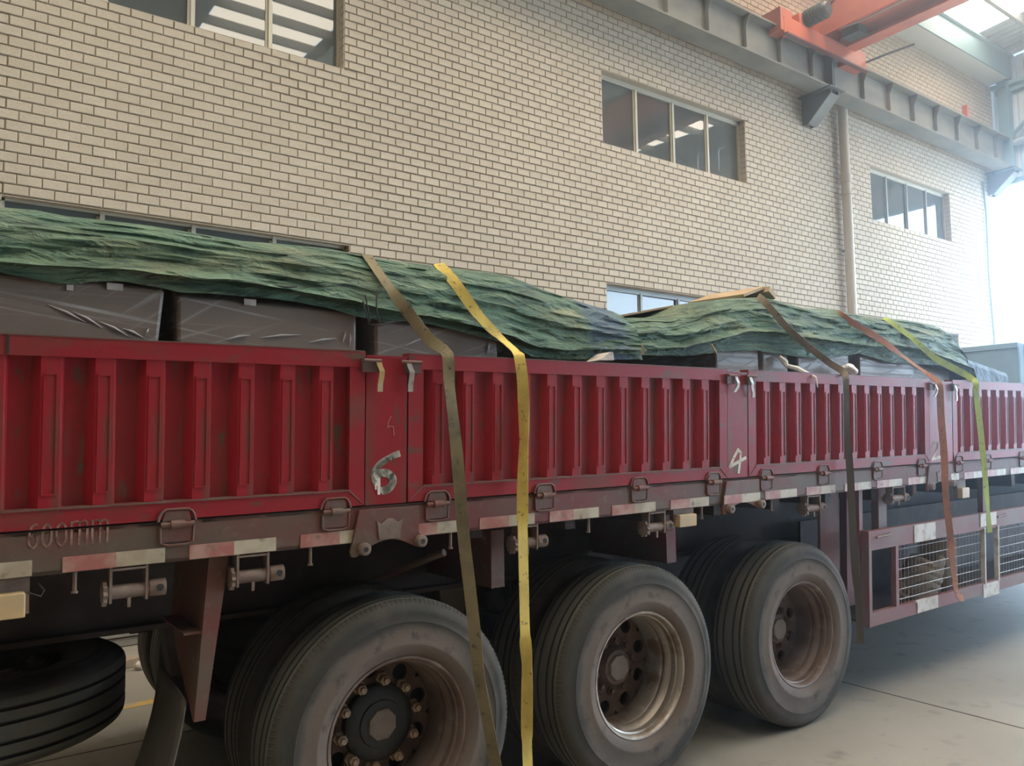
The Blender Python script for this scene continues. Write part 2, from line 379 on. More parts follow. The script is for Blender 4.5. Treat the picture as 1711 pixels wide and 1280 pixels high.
# wall core in blocks around the openings
xs = sorted({WX0, WX1} | {w[0] for w in WIN} | {w[1] for w in WIN})
for a, b in zip(xs, xs[1:]):
    holes = sorted((w[2], w[3]) for w in WIN if w[0] <= (a + b) / 2 <= w[1])
    z = 0.0
    for h0, h1 in holes:
        core.box(a, b, WY + .010, WY + .24, z, h0); z = h1
    core.box(a, b, WY + .010, WY + .24, z, WZ1)
wall_back = structure(put('wall_back', core, M_mortar))
cells = []
r0, r1 = int((0 - ZREF) / COURSE) - 1, int((WZ1 - ZREF) / COURSE) + 1
for r in range(r0, r1):
    z0, z1 = ZREF + r * COURSE + JOINT, ZREF + (r + 1) * COURSE
    z0, z1 = max(z0, 0.0), min(z1, WZ1)
    if z1 - z0 < .02: continue
    off = (r % 2) * .5
    for k in range(int(WX0 / BL) - 1, int(WX1 / BL) + 2):
        x0, x1 = max((k + off) * BL + .003, WX0), min((k + 1 + off) * BL - .003, WX1)
        spans = [(x0, x1, z0, z1)]
        for w in WIN:
            new = []
            for (a, b, c, d) in spans:
                if b <= w[0] or a >= w[1] or d <= w[2] or c >= w[3]: new.append((a, b, c, d)); continue
                if c < w[2] - .015: new.append((a, b, c, w[2]))
                elif d > w[3] + .015: new.append((a, b, w[3], d))
                else:
                    if a < w[0]: new.append((a, w[0], c, d))
                    if b > w[1]: new.append((w[1], b, c, d))
            spans = new
        for (a, b, c, d) in spans:
            if b - a > .02: cells.append((a, b, c, d))
def dist(c): return (c[0] + c[1]) ** 2 / 4 + 7.78 ** 2 + ((c[2] + c[3]) / 2 - 1.64) ** 2
near = [c for c in cells if c[0] > .14 and c[2] > 3.83 and abs((c[1] - c[0]) - .184) < .002 and abs((c[3] - c[2]) - .0832) < .002
        and not (c[0] < 1.35 and c[2] > 5.62)]
near.sort(key=dist); near = near[:300]; nearset = set(near)
def brick_mb(w, h):
    e = .006
    return MB().add([(-w, .012, -h), (w, .012, -h), (w, .012, h), (-w, .012, h), (-w, .003, -h), (w, .003, -h), (w, .003, h), (-w, .003, h),
                     (-w + e, -.003, -h + e), (w - e, -.003, -h + e), (w - e, -.003, h - e), (-w + e, -.003, h - e)],
                    [(0, 1, 5, 4), (1, 2, 6, 5), (2, 3, 7, 6), (3, 0, 4, 7), (4, 5, 9, 8), (5, 6, 10, 9), (6, 7, 11, 10), (7, 4, 8, 11), (8, 9, 10, 11)])
bmesh_brick = brick_mb(.092, .0416).mesh('brick', M_brick)
for c in near:
    o = bpy.data.objects.new('brick', bmesh_brick); COL.objects.link(o); o.parent = wall_back
    o.location = ((c[0] + c[1]) / 2, WY + random.uniform(-.001, .0015), (c[2] + c[3]) / 2); o.rotation_euler = (random.uniform(-.008, .008), 0, random.uniform(-.004, .004))
rest = MB()
for c in cells:
    if c in nearset: continue
    e = .005; y = WY + random.uniform(-.0015, .002); t = random.uniform(-.0012, .0012)
    a, b, z0, z1 = c
    rest.add([(a, y + .014, z0), (b, y + .014, z0), (b, y + .014, z1), (a, y + .014, z1),
              (a + e, y - .002 + t, z0 + e), (b - e, y - .002 - t, z0 + e), (b - e, y - .002 - t, z1 - e), (a + e, y - .002 + t, z1 - e)],
             [(0, 1, 5, 4), (1, 2, 6, 5), (2, 3, 7, 6), (3, 0, 4, 7), (4, 5, 6, 7)])
bo = obj('bricks', rest.mesh('bricks', M_brick, fixn=False), wall_back); bo['kind'] = 'stuff'
# window reveals are brick too
for w in WIN:
    rv = MB()
    for x, s in ((w[0], 1), (w[1], -1)):
        z = w[2]
        while z < w[3] - .01:
            zt = min(z + COURSE - .009, w[3]); rv.box(min(x, x + s * .008), max(x, x + s * .008), WY + .005, WY + .135, z, zt); z += COURSE
    rv.box(w[0], w[1], WY + .004, WY + .135, w[3] - .006, w[3]); rv.box(w[0], w[1], WY + .004, WY + .135, w[2], w[2] + .006)
    put('reveal_brick', rv, M_brick, wall_back)['kind'] = 'stuff'
# windows
for i, w in enumerate(WIN):
    x0, x1, z0, z1 = w
    fr = MB(); fy0, fy1 = (WY + .115, WY + .165) if i != 1 else (WY + .075, WY + .125); t = .035; th = .075 if i != 1 else .03
    fr.box(x0, x1, fy0, fy1, z1 - th, z1); fr.box(x0, x1, fy0, fy1, z0, z0 + t)
    fr.box(x0, x0 + t, fy0, fy1, z0, z1); fr.box(x1 - t, x1, fy0, fy1, z0, z1)
    win = structure(put('window_%d' % (i + 1), fr, M_alu if i in (0, 1, 2, 4) else M_aludark))
    n = 4; pw = (x1 - x0) / n
    for k in range(n):
        a, b = x0 + k * pw, x0 + (k + 1) * pw; off = .012 * (k % 2)
        put('pane', MB().box(a + .01, b - .01, fy0 + .022 + off, fy0 + .028 + off, z0 + t, z1 - th + .005), M_glass, win)
        if k:
            put('mullion', MB().box(a - .028, a + .012, fy0 - .008, fy1, z0 + t * .6, z1 - th + .025).box(a - .055, a - .028, fy0 + .012, fy1, z0 + t * .6, z1 - .05),
                M_alu if i in (0, 1, 2) else M_aludark, win)
# brick wall continues up to a boxed eaves beam
trim1 = structure(put('trim_1', MB().box(WX0, GX - .02, 4.54, 5.24, 9.76, 9.80), M_soffit))
put('eaves_fascia', MB().box(WX0, GX - .02, 4.53, 4.56, 9.75, 10.26).box(WX0, GX - .02, 4.46, 4.53, 10.24, 10.27), M_teal, trim1)
# cable and conduit at the far end of the wall
cab = MB().tube([(18.55, 4.97, 7.35), (18.57, 4.955, 6.6), (18.55, 4.97, 5.2), (18.6, 4.96, 3.8), (18.6, 4.97, .3)], .022, 6)
tag(put('cable', cab, M_teal, smooth=True), 'thin dark cable running down the far end of the brick wall beside the doorway', 'cable')
# roof: slopes up away from the wall, purlins along it, translucent strips across it
RS = 0.075
def roof_z(y): return 10.36 + (4.5 - y) * RS
SKYX = [(-7.5, -5.5), (-1.2, .8), (4.2, 6.6), (10.2, 12.4), (15.5, 17.72)]
YR0, YR1 = -13.0, 4.9
def slab(mb, xa, xb, ya, yb, th=.02, rib=None):
    if not rib:
        mb.add([(xa, ya, roof_z(ya)), (xb, ya, roof_z(ya)), (xb, yb, roof_z(yb)), (xa, yb, roof_z(yb)),
                (xa, ya, roof_z(ya) + th), (xb, ya, roof_z(ya) + th), (xb, yb, roof_z(yb) + th), (xa, yb, roof_z(yb) + th)],
               [(0, 3, 2, 1), (4, 5, 6, 7), (0, 1, 5, 4), (1, 2, 6, 5), (2, 3, 7, 6), (3, 0, 4, 7)])
    else:
        x = xa; pts = []
        while x < xb - .001:
            pts += [(x, 0), (min(x + .13, xb), 0), (min(x + .15, xb), .035), (min(x + .19, xb), .035)]; x += .21
        pts.append((xb, 0))
        vs = [(px, y, roof_z(y) + dz) for y in (ya, yb) for px, dz in pts]; n = len(pts)
        mb.add(vs, [(i, i + n, i + n + 1, i + 1) for i in range(n - 1)])
roof = MB()
edges = [-12.0] + [v for s in SKYX for v in s] + [GX + .3]
for a, b in zip(edges[::2], edges[1::2]): slab(roof, a, b, YR0, YR1, rib=True)
ceiling = structure(put('ceiling', roof, M_roof))
for a, b in SKYX:
    s = MB(); slab(s, a + .02, b - .02, -6.5, YR1, .01)
    r_ = MB(); slab(r_, a, b, YR0, -6.5); put('roof_sheet', r_, M_roof, ceiling)
    put('skylight_sheet', s, M_skylight, ceiling)
for k, y in enumerate([4.62] + [3.75 - .95 * i for i in range(18)]):
    z = roof_z(y)
    put('purlin', MB().box(-12, GX, y - .05, y + .03, z - .20, z - .012), M_purlin, ceiling)
for x in (-6.1, .6, 6.85, 13.0):
    put('rafter', MB().add([(x - .1, YR0, roof_z(YR0) - .65), (x + .1, YR0, roof_z(YR0) - .65), (x + .1, 4.5, roof_z(4.5) - .6), (x - .1, 4.5, roof_z(4.5) - .6),
                           (x - .1, YR0, roof_z(YR0) - .2), (x + .1, YR0, roof_z(YR0) - .2), (x + .1, 4.5, roof_z(4.5) - .2), (x - .1, 4.5, roof_z(4.5) - .2)],
                          [(0, 3, 2, 1), (4, 5, 6, 7), (0, 1, 5, 4), (1, 2, 6, 5), (2, 3, 7, 6), (3, 0, 4, 7)]), M_teal, ceiling)
# gable end: pale cladding above a tall open doorway
wr = MB().box(GX + .16, GX + .20, YR0, 5.2, 7.42, 10.2)
wall_right = structure(put('wall_right', wr, M_sheet))
y = 5.15
while y > YR0 + .8:
    s = MB(); n = 4; w = .86 / n
    for k in range(n):
        ya = y - k * w; zt = roof_z(y) + .0
        pts = [(ya, GX + .13), (ya - .03, GX + .10), (ya - w + .05, GX + .10), (ya - w + .02, GX + .13), (ya - w, GX + .13)]
        for (p, q) in zip(pts, pts[1:]):
            s.add([(p[1], p[0], 7.42), (q[1], q[0], 7.42), (q[1], q[0], zt), (p[1], p[0], zt)], [(0, 1, 2, 3)])
    put('cladding_sheet', s, M_sheet, wall_right); y -= .87
def bar(path, r, m, par, nm='brace'): return put(nm, MB().tube(path, r, 6), m, par)
put('door_lintel', MB().box(GX - .02, GX + .16, YR0, 5.05, 7.36, 7.48), M_teal, wall_right)
put('girt', MB().box(GX - .04, GX + .10, YR0, 4.9, 9.48, 9.60), M_teal, wall_right)
put('girt', MB().box(GX - .04, GX + .10, YR0, 4.9, 8.24, 8.32), M_sheet, wall_right)
put('corner_column', MB().box(GX - .10, GX + .12, 4.62, 4.84, 7.42, 10.3).box(GX - .14, GX + .12, 4.6, 4.66, 7.42, 10.3), M_teal, wall_right)
put('head_flange', MB().box(GX - .14, GX + .12, 3.2, 4.95, 9.60, 9.70), M_teal, wall_right)
bar([(GX - .06, 4.75, 8.3), (GX - .06, 3.6, 9.3), (GX - .06, 2.0, 10.4)], .045, M_teal, wall_right)
bar([(GX - .06, 4.75, 8.25), (GX - .06, 3.9, 8.35), (GX - .06, 2.4, 8.55)], .05, M_sheet, wall_right)
bar([(GX - .1, 4.6, 10.34), (GX - .1, 3.2, 10.43), (GX - .1, 1.5, 10.55)], .07, M_sheet, wall_right, 'rain_pipe')
for y in (1.9, -1.6, -5.1, -8.6):
    put('gable_post', MB().box(GX - .06, GX + .12, y - .08, y + .08, 7.42, 10.4), M_teal, wall_right)
# side of the hall opposite the brick wall
wf = MB().box(-12, GX, YR0 - .2, YR0, 0, roof_z(YR0))
structure(put('wall_left', MB().box(-12.2, -12, YR0 - .2, 5.2, 0, roof_z(YR0)), M_dark_sheet))
wall_front = structure(put('wall_front', wf, M_dark_sheet))
for x in (-12, -6.1, .6, 6.85, 13.0, 19.0):
    put('column', MB().box(x - .15, x + .15, YR0, YR0 + .3, 0, roof_z(YR0)), M_teal, wall_front)

# ------------------------------------------------------------------ downpipe, crane runway, overhead crane
dp = tag(empty('downpipe', (12.92, 4.88, 0)), 'cream plastic downpipe standing against the brick wall between two upper windows', 'pipe')
put('pipe_section', MB().lathe([(.085, 0), (.085, 6.07)], 24, 'z'), M_pipe, dp, True)
put('pipe_section', MB().lathe([(.085, 6.07), (.085, 9.75)], 24, 'z'), M_pipe, dp, True)
for z, h in ((6.02, .05), (6.24, .16)):
    put('coupling', MB().lathe([(.085, z), (.098, z + .005), (.098, z + h), (.085, z + h + .005)], 24, 'z'), M_pipe, dp, True)
for z in (3.0, 5.0, 8.6):
    put('pipe_clip', MB().box(-.1, .1, .03, .10, z, z + .03), M_aludark, dp)

RY, RZ0, RZ1 = 4.60, 7.58, 8.24
rw = tag(empty('crane_runway_beam', (9, RY, RZ0)), 'long dusty grey steel crane runway beam with stiffeners along the upper brick wall', 'beam')
def rel(mb, o): mb.v = [(v[0] - o[0], v[1] - o[1], v[2] - o[2]) for v in mb.v]; return mb
RO = (9, RY, RZ0)
put('bottom_flange', rel(MB().box(-6, 18.75, RY - .17, RY + .17, RZ0, RZ0 + .025), RO), M_runway, rw)
put('top_flange', rel(MB().box(-6, 18.75, RY - .16, RY + .16, RZ1 - .03, RZ1), RO), M_runway, rw)
put('web', rel(MB().box(-6, 18.75, RY - .008, RY + .008, RZ0 + .02, RZ1 - .02), RO), M_runway, rw)
put('rail', rel(MB().box(-6, 18.7, RY - .03, RY + .03, RZ1, RZ1 + .06), RO), M_motor, rw)
for k in range(-17, 9):
    x = 11.50 + .868 * k if k <= 0 else 12.18 + .868 * k
    if -6 < x < 18.6:
        put('stiffener', rel(MB().add([(x - .006, RY - .16, RZ1 - .03), (x + .006, RY - .16, RZ1 - .03), (x + .006, RY - .08, RZ1 - .22), (x - .006, RY - .08, RZ1 - .22),
                                       (x - .006, RY - .08, RZ0 + .13), (x + .006, RY - .08, RZ0 + .13), (x + .006, RY, RZ0 + .13), (x - .006, RY, RZ0 + .13),
                                       (x - .006, RY, RZ1 - .03), (x + .006, RY, RZ1 - .03)],
                                      [(0, 1, 2, 3), (3, 2, 5, 4), (4, 5, 6, 7), (7, 6, 9, 8), (0, 8, 9, 1), (0, 3, 4, 7, 8), (1, 9, 6, 5, 2)]), RO), M_runway, rw)
put('joint_plate', rel(MB().box(11.94, 11.965, RY - .15, RY + .15, RZ0 + .02, RZ1 - .02).box(11.985, 12.01, RY - .15, RY + .15, RZ0 + .02, RZ1 - .02), RO), M_brksteel, rw)
put('end_plate', rel(MB().box(18.74, 18.77, RY - .2, RY + .2, RZ0 - .05, RZ1 + .05), RO), M_teal, rw)
put('end_stop', rel(MB().box(17.02, 17.1, RY - .05, RY + .05, RZ1, RZ1 + .36), RO), M_crane, rw)
def corbel(x, lab):
    b = tag(empty('wall_bracket', (x, WY, 7.1)), lab, 'bracket')
    side = [(0, 0), (0, .47), (-.56, .47), (-.56, .38), (-.12, 0)]
    for dx in (-.12, .10):
        m = MB(); m.prism([(WY - WY + u, w) for u, w in side], dx, dx + .02, 'x'); put('side_plate', m, M_brksteel, b)
    put('front_plate', MB().add([(-.13, -.12, -.01), (.13, -.12, -.01), (.13, -.57, .38), (-.13, -.57, .38), (-.13, -.10, -.01), (.13, -.10, -.01), (.13, -.55, .39), (-.13, -.55, .39)],
        [(0, 1, 2, 3), (7, 6, 5, 4), (0, 4, 5, 1), (1, 5, 6, 2), (2, 6, 7, 3), (3, 7, 4, 0)]), M_runway, b)
    put('cap_plate', MB().box(-.22, .22, -.62, 0, .455, .478), M_brksteel, b)
    for dx in (-.19, -.15, .15, .19):
        put('bolt', MB().lathe([(0, .53), (.028, .53), (.028, .478)], 6, 'z', c=(dx, -.50, 0)), M_motor, b)
    return b
corbel(11.97, 'dark steel corbel bracket bolted under the crane runway beside the cream downpipe')
gb = corbel(18.95, 'blue grey corbel bracket under the runway end at the doorway corner')

cr = tag(empty('overhead_crane', (11.5, 4.6, 8.3)), 'orange overhead travelling crane girder resting on the runway beam', 'crane')
CO = (11.5, 4.6, 8.3)
put('end_carriage', rel(MB().box(10.62, 12.84, 4.42, 4.76, 8.31, 8.44), CO), M_crane, cr, bevel=.006)
put('carriage_end_box', rel(MB().box(10.42, 10.72, 4.36, 4.80, 8.12, 8.50), CO), M_crane, cr, bevel=.008)
put('carriage_end_box', rel(MB().box(12.36, 12.86, 4.36, 4.80, 8.12, 8.42), CO), M_crane, cr, bevel=.008)
put('carriage_side_plate', rel(MB().box(10.5, 12.84, 4.355, 4.38, 8.07, 8.36), CO), M_crane, cr)
put('carriage_bottom_lip', rel(MB().box(10.5, 12.84, 4.30, 4.38, 8.055, 8.08), CO), mat('maroon_crane_paint', (0.20, 0.06, 0.05), .6), cr)
mt = put('travel_motor', rel(MB().lathe([(0, -.26), (.10, -.26), (.125, -.22), (.125, .16), (.09, .2), (.09, .27), (0, .27)], 20, 'y', c=(11.22, 4.28, 8.56)), CO), M_motor, cr, True)
fins = MB()
for k in range(9): fins.lathe([(.125, -.2 + k * .04), (.142, -.2 + k * .04), (.142, -.19 + k * .04), (.125, -.19 + k * .04)], 16, 'y', c=(11.22, 4.28, 8.56))
put('cooling_fin', rel(fins, CO), M_motor, mt)
put('gearbox', rel(MB().box(11.02, 11.32, 4.42, 4.62, 8.40, 8.62), CO), M_crane, cr, bevel=.02)
def girder(xa, xb, z0, zend, ztop, name):
    pr_ = [(4.66, z0), (4.66, zend), (3.55, ztop), (-12.2, ztop), (-12.2, z0)]
    return put(name, rel(MB().prism(pr_, xa, xb, 'x'), CO), M_crane, cr)
girder(11.56, 11.59, 8.36, 8.56, 9.15, 'girder_web_plate')
girder(12.40, 12.43, 8.36, 8.56, 9.15, 'girder_web_plate')
put('girder_top_plate', rel(MB().add([(11.53, 4.66, 8.56), (12.46, 4.66, 8.56), (12.46, 3.55, 9.15), (11.53, 3.55, 9.15), (12.46, -12.2, 9.15), (11.53, -12.2, 9.15)],
    [(0, 1, 2, 3), (3, 2, 4, 5)]), CO), M_crane, cr)
put('girder_bottom_plate', rel(MB().box(11.59, 12.40, -12.2, 4.3, 8.52, 8.54), CO), M_crane, cr)
put('hoist_rail', rel(MB().box(12.22, 12.50, -12.2, 4.40, 8.345, 8.365), CO), M_crane, cr)
put('conduit', rel(MB().tube([(11.8, 4.2, 8.49), (11.86, 3.9, 8.47), (11.86, 1.2, 8.47)], .014, 6), CO), M_mesh, cr)
put('junction_box', rel(MB().box(11.95, 12.2, 3.95, 4.25, 8.38, 8.52), CO), M_motor, cr)
put('cable_hanger', rel(MB().tube([(12.84, 4.38, 8.25), (13.05, 4.1, 8.35), (13.25, 3.7, 8.42)], .02, 6), CO), M_motor, cr)

# ------------------------------------------------------------------ the semi-trailer (body leans a little towards the camera and climbs forward)
PIV = Vector((2.0, 0, 1.29))
RB = Matrix(((9.99917014e-01, -7.88105649e-05, -1.28825270e-02), (-5.31870740e-04, 9.98876153e-01, -4.73935429e-02),
             (1.28717841e-02, 4.73964617e-02, 9.98793218e-01))).to_4x4()
BODY = Matrix.Translation(PIV) @ RB @ Matrix.Translation(-PIV)
TR = tag(empty('semi_trailer', (2.772, 1.25, 0)),
         'long red dropside semi-trailer with ribbed side boards parked beside the brick wall', 'trailer')
TINV = TR.matrix_basis.inverted()
def bpart(name, mb, m, smooth=False, bevel=0):       # a part of the leaning body, in body coordinates
    o = put(name, mb, m, TR, smooth, bevel=bevel); o.matrix_basis = TINV @ BODY; return o
def wpart(name, mb, m, smooth=False, bevel=0, loc=(0, 0, 0)):   # a part given in world coordinates
    o = put(name, mb, m, TR, smooth, bevel=bevel); o.matrix_basis = TINV @ Matrix.Translation(loc); return o
ZT, ZG, ZB = 2.018, 1.4285, 1.2946
def rib_mb(y_in):
    zb, zt = 1.494, 1.958; d = .034
    pts = [(-.052, y_in), (-.027, y_in - d), (.027, y_in - d), (.040, y_in)]
    m = MB(); m.prism(pts, zb, zt, 'z')
    # pressed outline on the rib face
    fy = y_in - d - .004
    for u in (-.017, .017): m.box(u - .0025, u + .0025, fy, fy + .005, zb + .04, zt - .05)
    for z in (zb + .04, zt - .055): m.box(-.017, .017, fy, fy + .005, z, z + .005)
    return m
FIELD = .038
rib_mesh = rib_mb(FIELD).mesh('rib', M_rib)
def hinge(x, parent, pressed=True):
    h = MB(); z = 1.4215
    arc = [(x + .058 * math.cos(t), -.006, z + .008 + .052 * math.sin(t)) for t in [PI * k / 10 for k in range(11)]]
    h.tube([(p[0], p[1], min(p[2], z + .047)) for p in arc], .0045, 6)
    h.tube([(x - .052, -.005, z - .01), (x - .05, -.005, z - .062), (x - .03, -.006, z - .07), (x + .03, -.006, z - .07), (x + .05, -.005, z - .062), (x + .052, -.005, z - .01)], .0045, 6)
    h.prism([(x - .05, z - .012), (x + .05, z - .012), (x + .046, z - .06), (x - .046, z - .06)], -.006, -.001, 'y')
    h.prism([(x - .045, z + .008), (x + .045, z + .008), (x + .035, z + .04), (x - .035, z + .04)], -.006, -.001, 'y')
    o = put('hinge', h, M_hinge, parent)
    return o
def hinge_pin(x, parent):
    z = 1.4195
    m = MB().tube([(x - .052, -.014, z), (x + .052, -.014, z)], .009, 10).tube([(x - .022, -.016, z), (x + .022, -.016, z)], .0145, 10)
    put('hinge_pin', m, M_hinge, parent, True)
def board(x0, x1, ribs, hinges, latch_l, latch_r):
    f = MB()
    f.box(x0, x1, FIELD, FIELD + .004, ZG + .006, ZT - .01)                 # pressed field
    f.box(x0, x1, -.002, .055, 1.958, ZT)                                   # top rail
    f.box(x0, x1, -.002, .055, ZG + .006, 1.494)                            # bottom rail
    wl, wr_ = .066, .062
    f.box(x0, x0 + wl, .0, .055, 1.494, 1.958); f.box(x1 - wr_, x1, .0, .055, 1.494, 1.958)
    b = bpart('side_board', f, M_rail)
    put('top_edge_lip', MB().box(x0 + .003, x1 - .003, -.004, .058, ZT, ZT + .004), M_hinge, b)
    for s, xx in ((1, x0), (-1, x1)):                                       # mitred weld seams in the lower corners
        put('weld_seam', MB().tube([(xx + s * .008, -.002, ZG + .014), (xx + s * .064, -.003, 1.492)], .003, 6), M_hinge, b)
    put('lower_lip', MB().box(x0 + wl - .002, x1 - wr_ + .002, -.006, .036, 1.4905, 1.496), M_hinge, b)
    fl_ = MB().box(x0 + wl, x1 - wr_, FIELD - .003, FIELD, 1.494, 1.958)
    put('field_sheet', fl_, M_red, b)
    for c in ribs:
        r = bpy.data.objects.new('rib', rib_mesh); COL.objects.link(r); r.parent = b; r.location = (c, 0, 0)
    for h in hinges:
        hinge(h, b); hinge_pin(h, b)
    return b
b1 = board(-1.6, 1.288, [.25 + .1475 * k for k in range(-11, 7)], [-.62, 0.0 - .02, .618, 1.172], 0, 1)
b2 = board(1.475, 3.400, [1.613 + .147 * k for k in range(0, 12)], [1.605, 2.153, 2.737, 3.28], 1, 1)
b3 = board(3.578, 5.552, [3.745 + .147 * k for k in range(0, 12)], [3.724, 4.276, 4.871, 5.429], 1, 1)
b4 = board(5.890, 8.30, [6.03 + .147 * k for k in range(0, 15)], [5.878 + .08, 6.409, 7.012, 7.7], 1, 0)
# one seam on the top rail far left
put('rail_seam', MB().box(.132, .140, -.005, .0, 1.962, ZT), M_under, b1)
# stake posts
def stroke(mb, pts, w, y):
    """brush stroke: a thin raised band along a polyline (x, z)"""
    for (a, b) in zip(pts, pts[1:]):
        d = Vector((b[0] - a[0], b[1] - a[1])); L = d.length
        if L < 1e-6: continue
        d /= L; n = Vector((-d.y, d.x)) * w / 2; e = d * w * .3
        q = [(a[0] - e.x + n.x, a[1] - e.y + n.y), (a[0] - e.x - n.x, a[1] - e.y - n.y), (b[0] + e.x - n.x, b[1] + e.y - n.y), (b[0] + e.x + n.x, b[1] + e.y + n.y)]
        mb.prism(q, y - .0012, y, 'y')
    return mb
def smoothline(pts, n=5):
    out = []
    for i in range(len(pts) - 1):
        p0 = pts[max(i - 1, 0)]; p1 = pts[i]; p2 = pts[i + 1]; p3 = pts[min(i + 2, len(pts) - 1)]
        for k in range(n):
            t = k / n
            out.append(tuple(.5 * (2 * p1[j] + (p2[j] - p0[j]) * t + (2 * p0[j] - 5 * p1[j] + 4 * p2[j] - p3[j]) * t * t + (3 * p1[j] - p0[j] - 3 * p2[j] + p3[j]) * t ** 3) for j in (0, 1)))
    out.append(pts[-1]); return out
def latch(x, side, parent, m, zbot=1.868, kink=.0):
    """side = +1: board to the left of the lever"""
    lb = MB().box(x - .062 if side > 0 else x - .006, x + .004 if side > 0 else x + .058, -.018, .0, 1.940, 1.992)
    o = put('latch_block', lb, M_latch, parent)
    put('latch_rod', MB().tube([(x - .06 if side > 0 else x - .03, -.024, 1.985), (x + .012 if side > 0 else x + .06, -.024, 1.985)], .006, 8), M_hinge, parent)
    lv = MB()
    p = [(x, -.024, 1.988), (x + .004, -.030, 1.965), (x + .012, -.034, 1.945), (x + .012, -.030, 1.925), (x + .008 + kink, -.026, 1.895), (x + .008 + kink, -.024, zbot)]
    w = .011
    for a, b in zip(p, p[1:]):
        lv.add([(a[0] - w, a[1], a[2]), (a[0] + w, a[1], a[2]), (b[0] + w, b[1], b[2]), (b[0] - w, b[1], b[2]),
                (a[0] - w, a[1] + .006, a[2]), (a[0] + w, a[1] + .006, a[2]), (b[0] + w, b[1] + .006, b[2]), (b[0] - w, b[1] + .006, b[2])],
               [(0, 1, 2, 3), (7, 6, 5, 4), (0, 4, 5, 1), (1, 5, 6, 2), (2, 6, 7, 3), (3, 7, 4, 0)])
    put('latch_lever', lv, m, parent)
posts = []
for i, (x0, x1) in enumerate(((1.2935, 1.469), (3.4055, 3.572), (5.558, 5.884))):
    p = bpart('stake_post', MB().box(x0, x1, .002, .08, ZG + .004, 2.004).box(x0, x1, .0, .08, 1.998, 2.006), M_red)
    posts.append(p)
    latch(x0 + .038, 1, p, M_brass if i == 0 else M_galv, 1.866 if i == 0 else 1.90, 0 if i == 0 else -.02)
    latch(x1 - .008, -1, p, M_galv, 1.868, .002 if i == 0 else .02)
six = stroke(MB(), smoothline([(1.432, 1.624), (1.411, 1.617), (1.384, 1.605), (1.357, 1.59), (1.34, 1.574), (1.331, 1.553), (1.333, 1.529), (1.34, 1.512)]), .025, .0015)
stroke(six, smoothline([(1.338, 1.545), (1.358, 1.552), (1.381, 1.551), (1.402, 1.539), (1.410, 1.52), (1.402, 1.501), (1.388, 1.490), (1.369, 1.485)]), .030, .0012)
stroke(six, [(1.349, 1.53), (1.350, 1.474)], .012, .0014); stroke(six, [(1.337, 1.515), (1.336, 1.492)], .007, .0013); stroke(six, [(1.362, 1.49), (1.362, 1.479)], .007, .0013)
put('painted_number', six, M_white, posts[0])
scr = stroke(MB(), [(1.401, 1.771), (1.389, 1.752), (1.386, 1.727), (1.395, 1.733), (1.41, 1.731), (1.413, 1.697)], .0022, .0018)
put('scratched_mark', scr, M_scratch, posts[0])
four = stroke(MB(), [(3.488, 1.583), (3.451, 1.538), (3.422, 1.493), (3.467, 1.509), (3.552, 1.537)], .018, .0015)
stroke(four, [(3.488, 1.583), (3.512, 1.565), (3.505, 1.522), (3.493, 1.459)], .018, .0013)
put('painted_number', four, M_white, posts[1])
two = stroke(MB(), smoothline([(5.586, 1.546), (5.616, 1.572), (5.655, 1.574), (5.672, 1.549), (5.643, 1.511), (5.585, 1.458)]), .02, .0015)
stroke(two, [(5.585, 1.458), (5.702, 1.470)], .02, .0013)
put('painted_number', two, M_white, posts[2])
# side beam of the deck
beam = bpart('deck_side_beam', MB().box(-1.6, 12, .0, .012, ZB, ZG).box(-1.6, 12, .0, .08, ZB, ZB + .012).box(-1.6, 12, .0, .07, ZG - .012, ZG), M_beam)
TAPE = [(-.09, .06, .211), (.291, .439, .583), (.659, .805, .951), (1.04, 1.19, 1.333), (1.451, 1.607, 1.738), (1.812, 1.962, 2.10), (2.184, 2.323, 2.476),
        (2.559, 2.708, 2.851), (2.958, 3.103, 3.246), (3.351, 3.499, 3.654), (3.717, 3.859, 4.011), (4.105, 4.255, 4.399), (4.502, 4.65, 4.798),
        (4.869, 5.013, 5.177), (5.254, 5.412, 5.566), (5.684, 5.81, 5.963), (6.045, 6.19, 6.337), (6.40, 6.56, 6.719), (6.803, 6.95, 7.1), (7.2, 7.35, 7.5), (-.46, -.31, -.16)]
for a, b, c in TAPE:
    y = -.0155 if 3.3 < a < 3.4 else (-.0015)
    if 1.03 < a < 1.05 or 1.44 < a < 1.46: y = -.0015
    put('red_reflector', MB().box(a, b, y - .001, y + .0005, ZB + .003, ZB + .050), M_refred, beam)
    put('white_reflector', MB().box(b, c, y - .001, y + .0005, ZB + .003, ZB + .050), M_refwhite, beam)
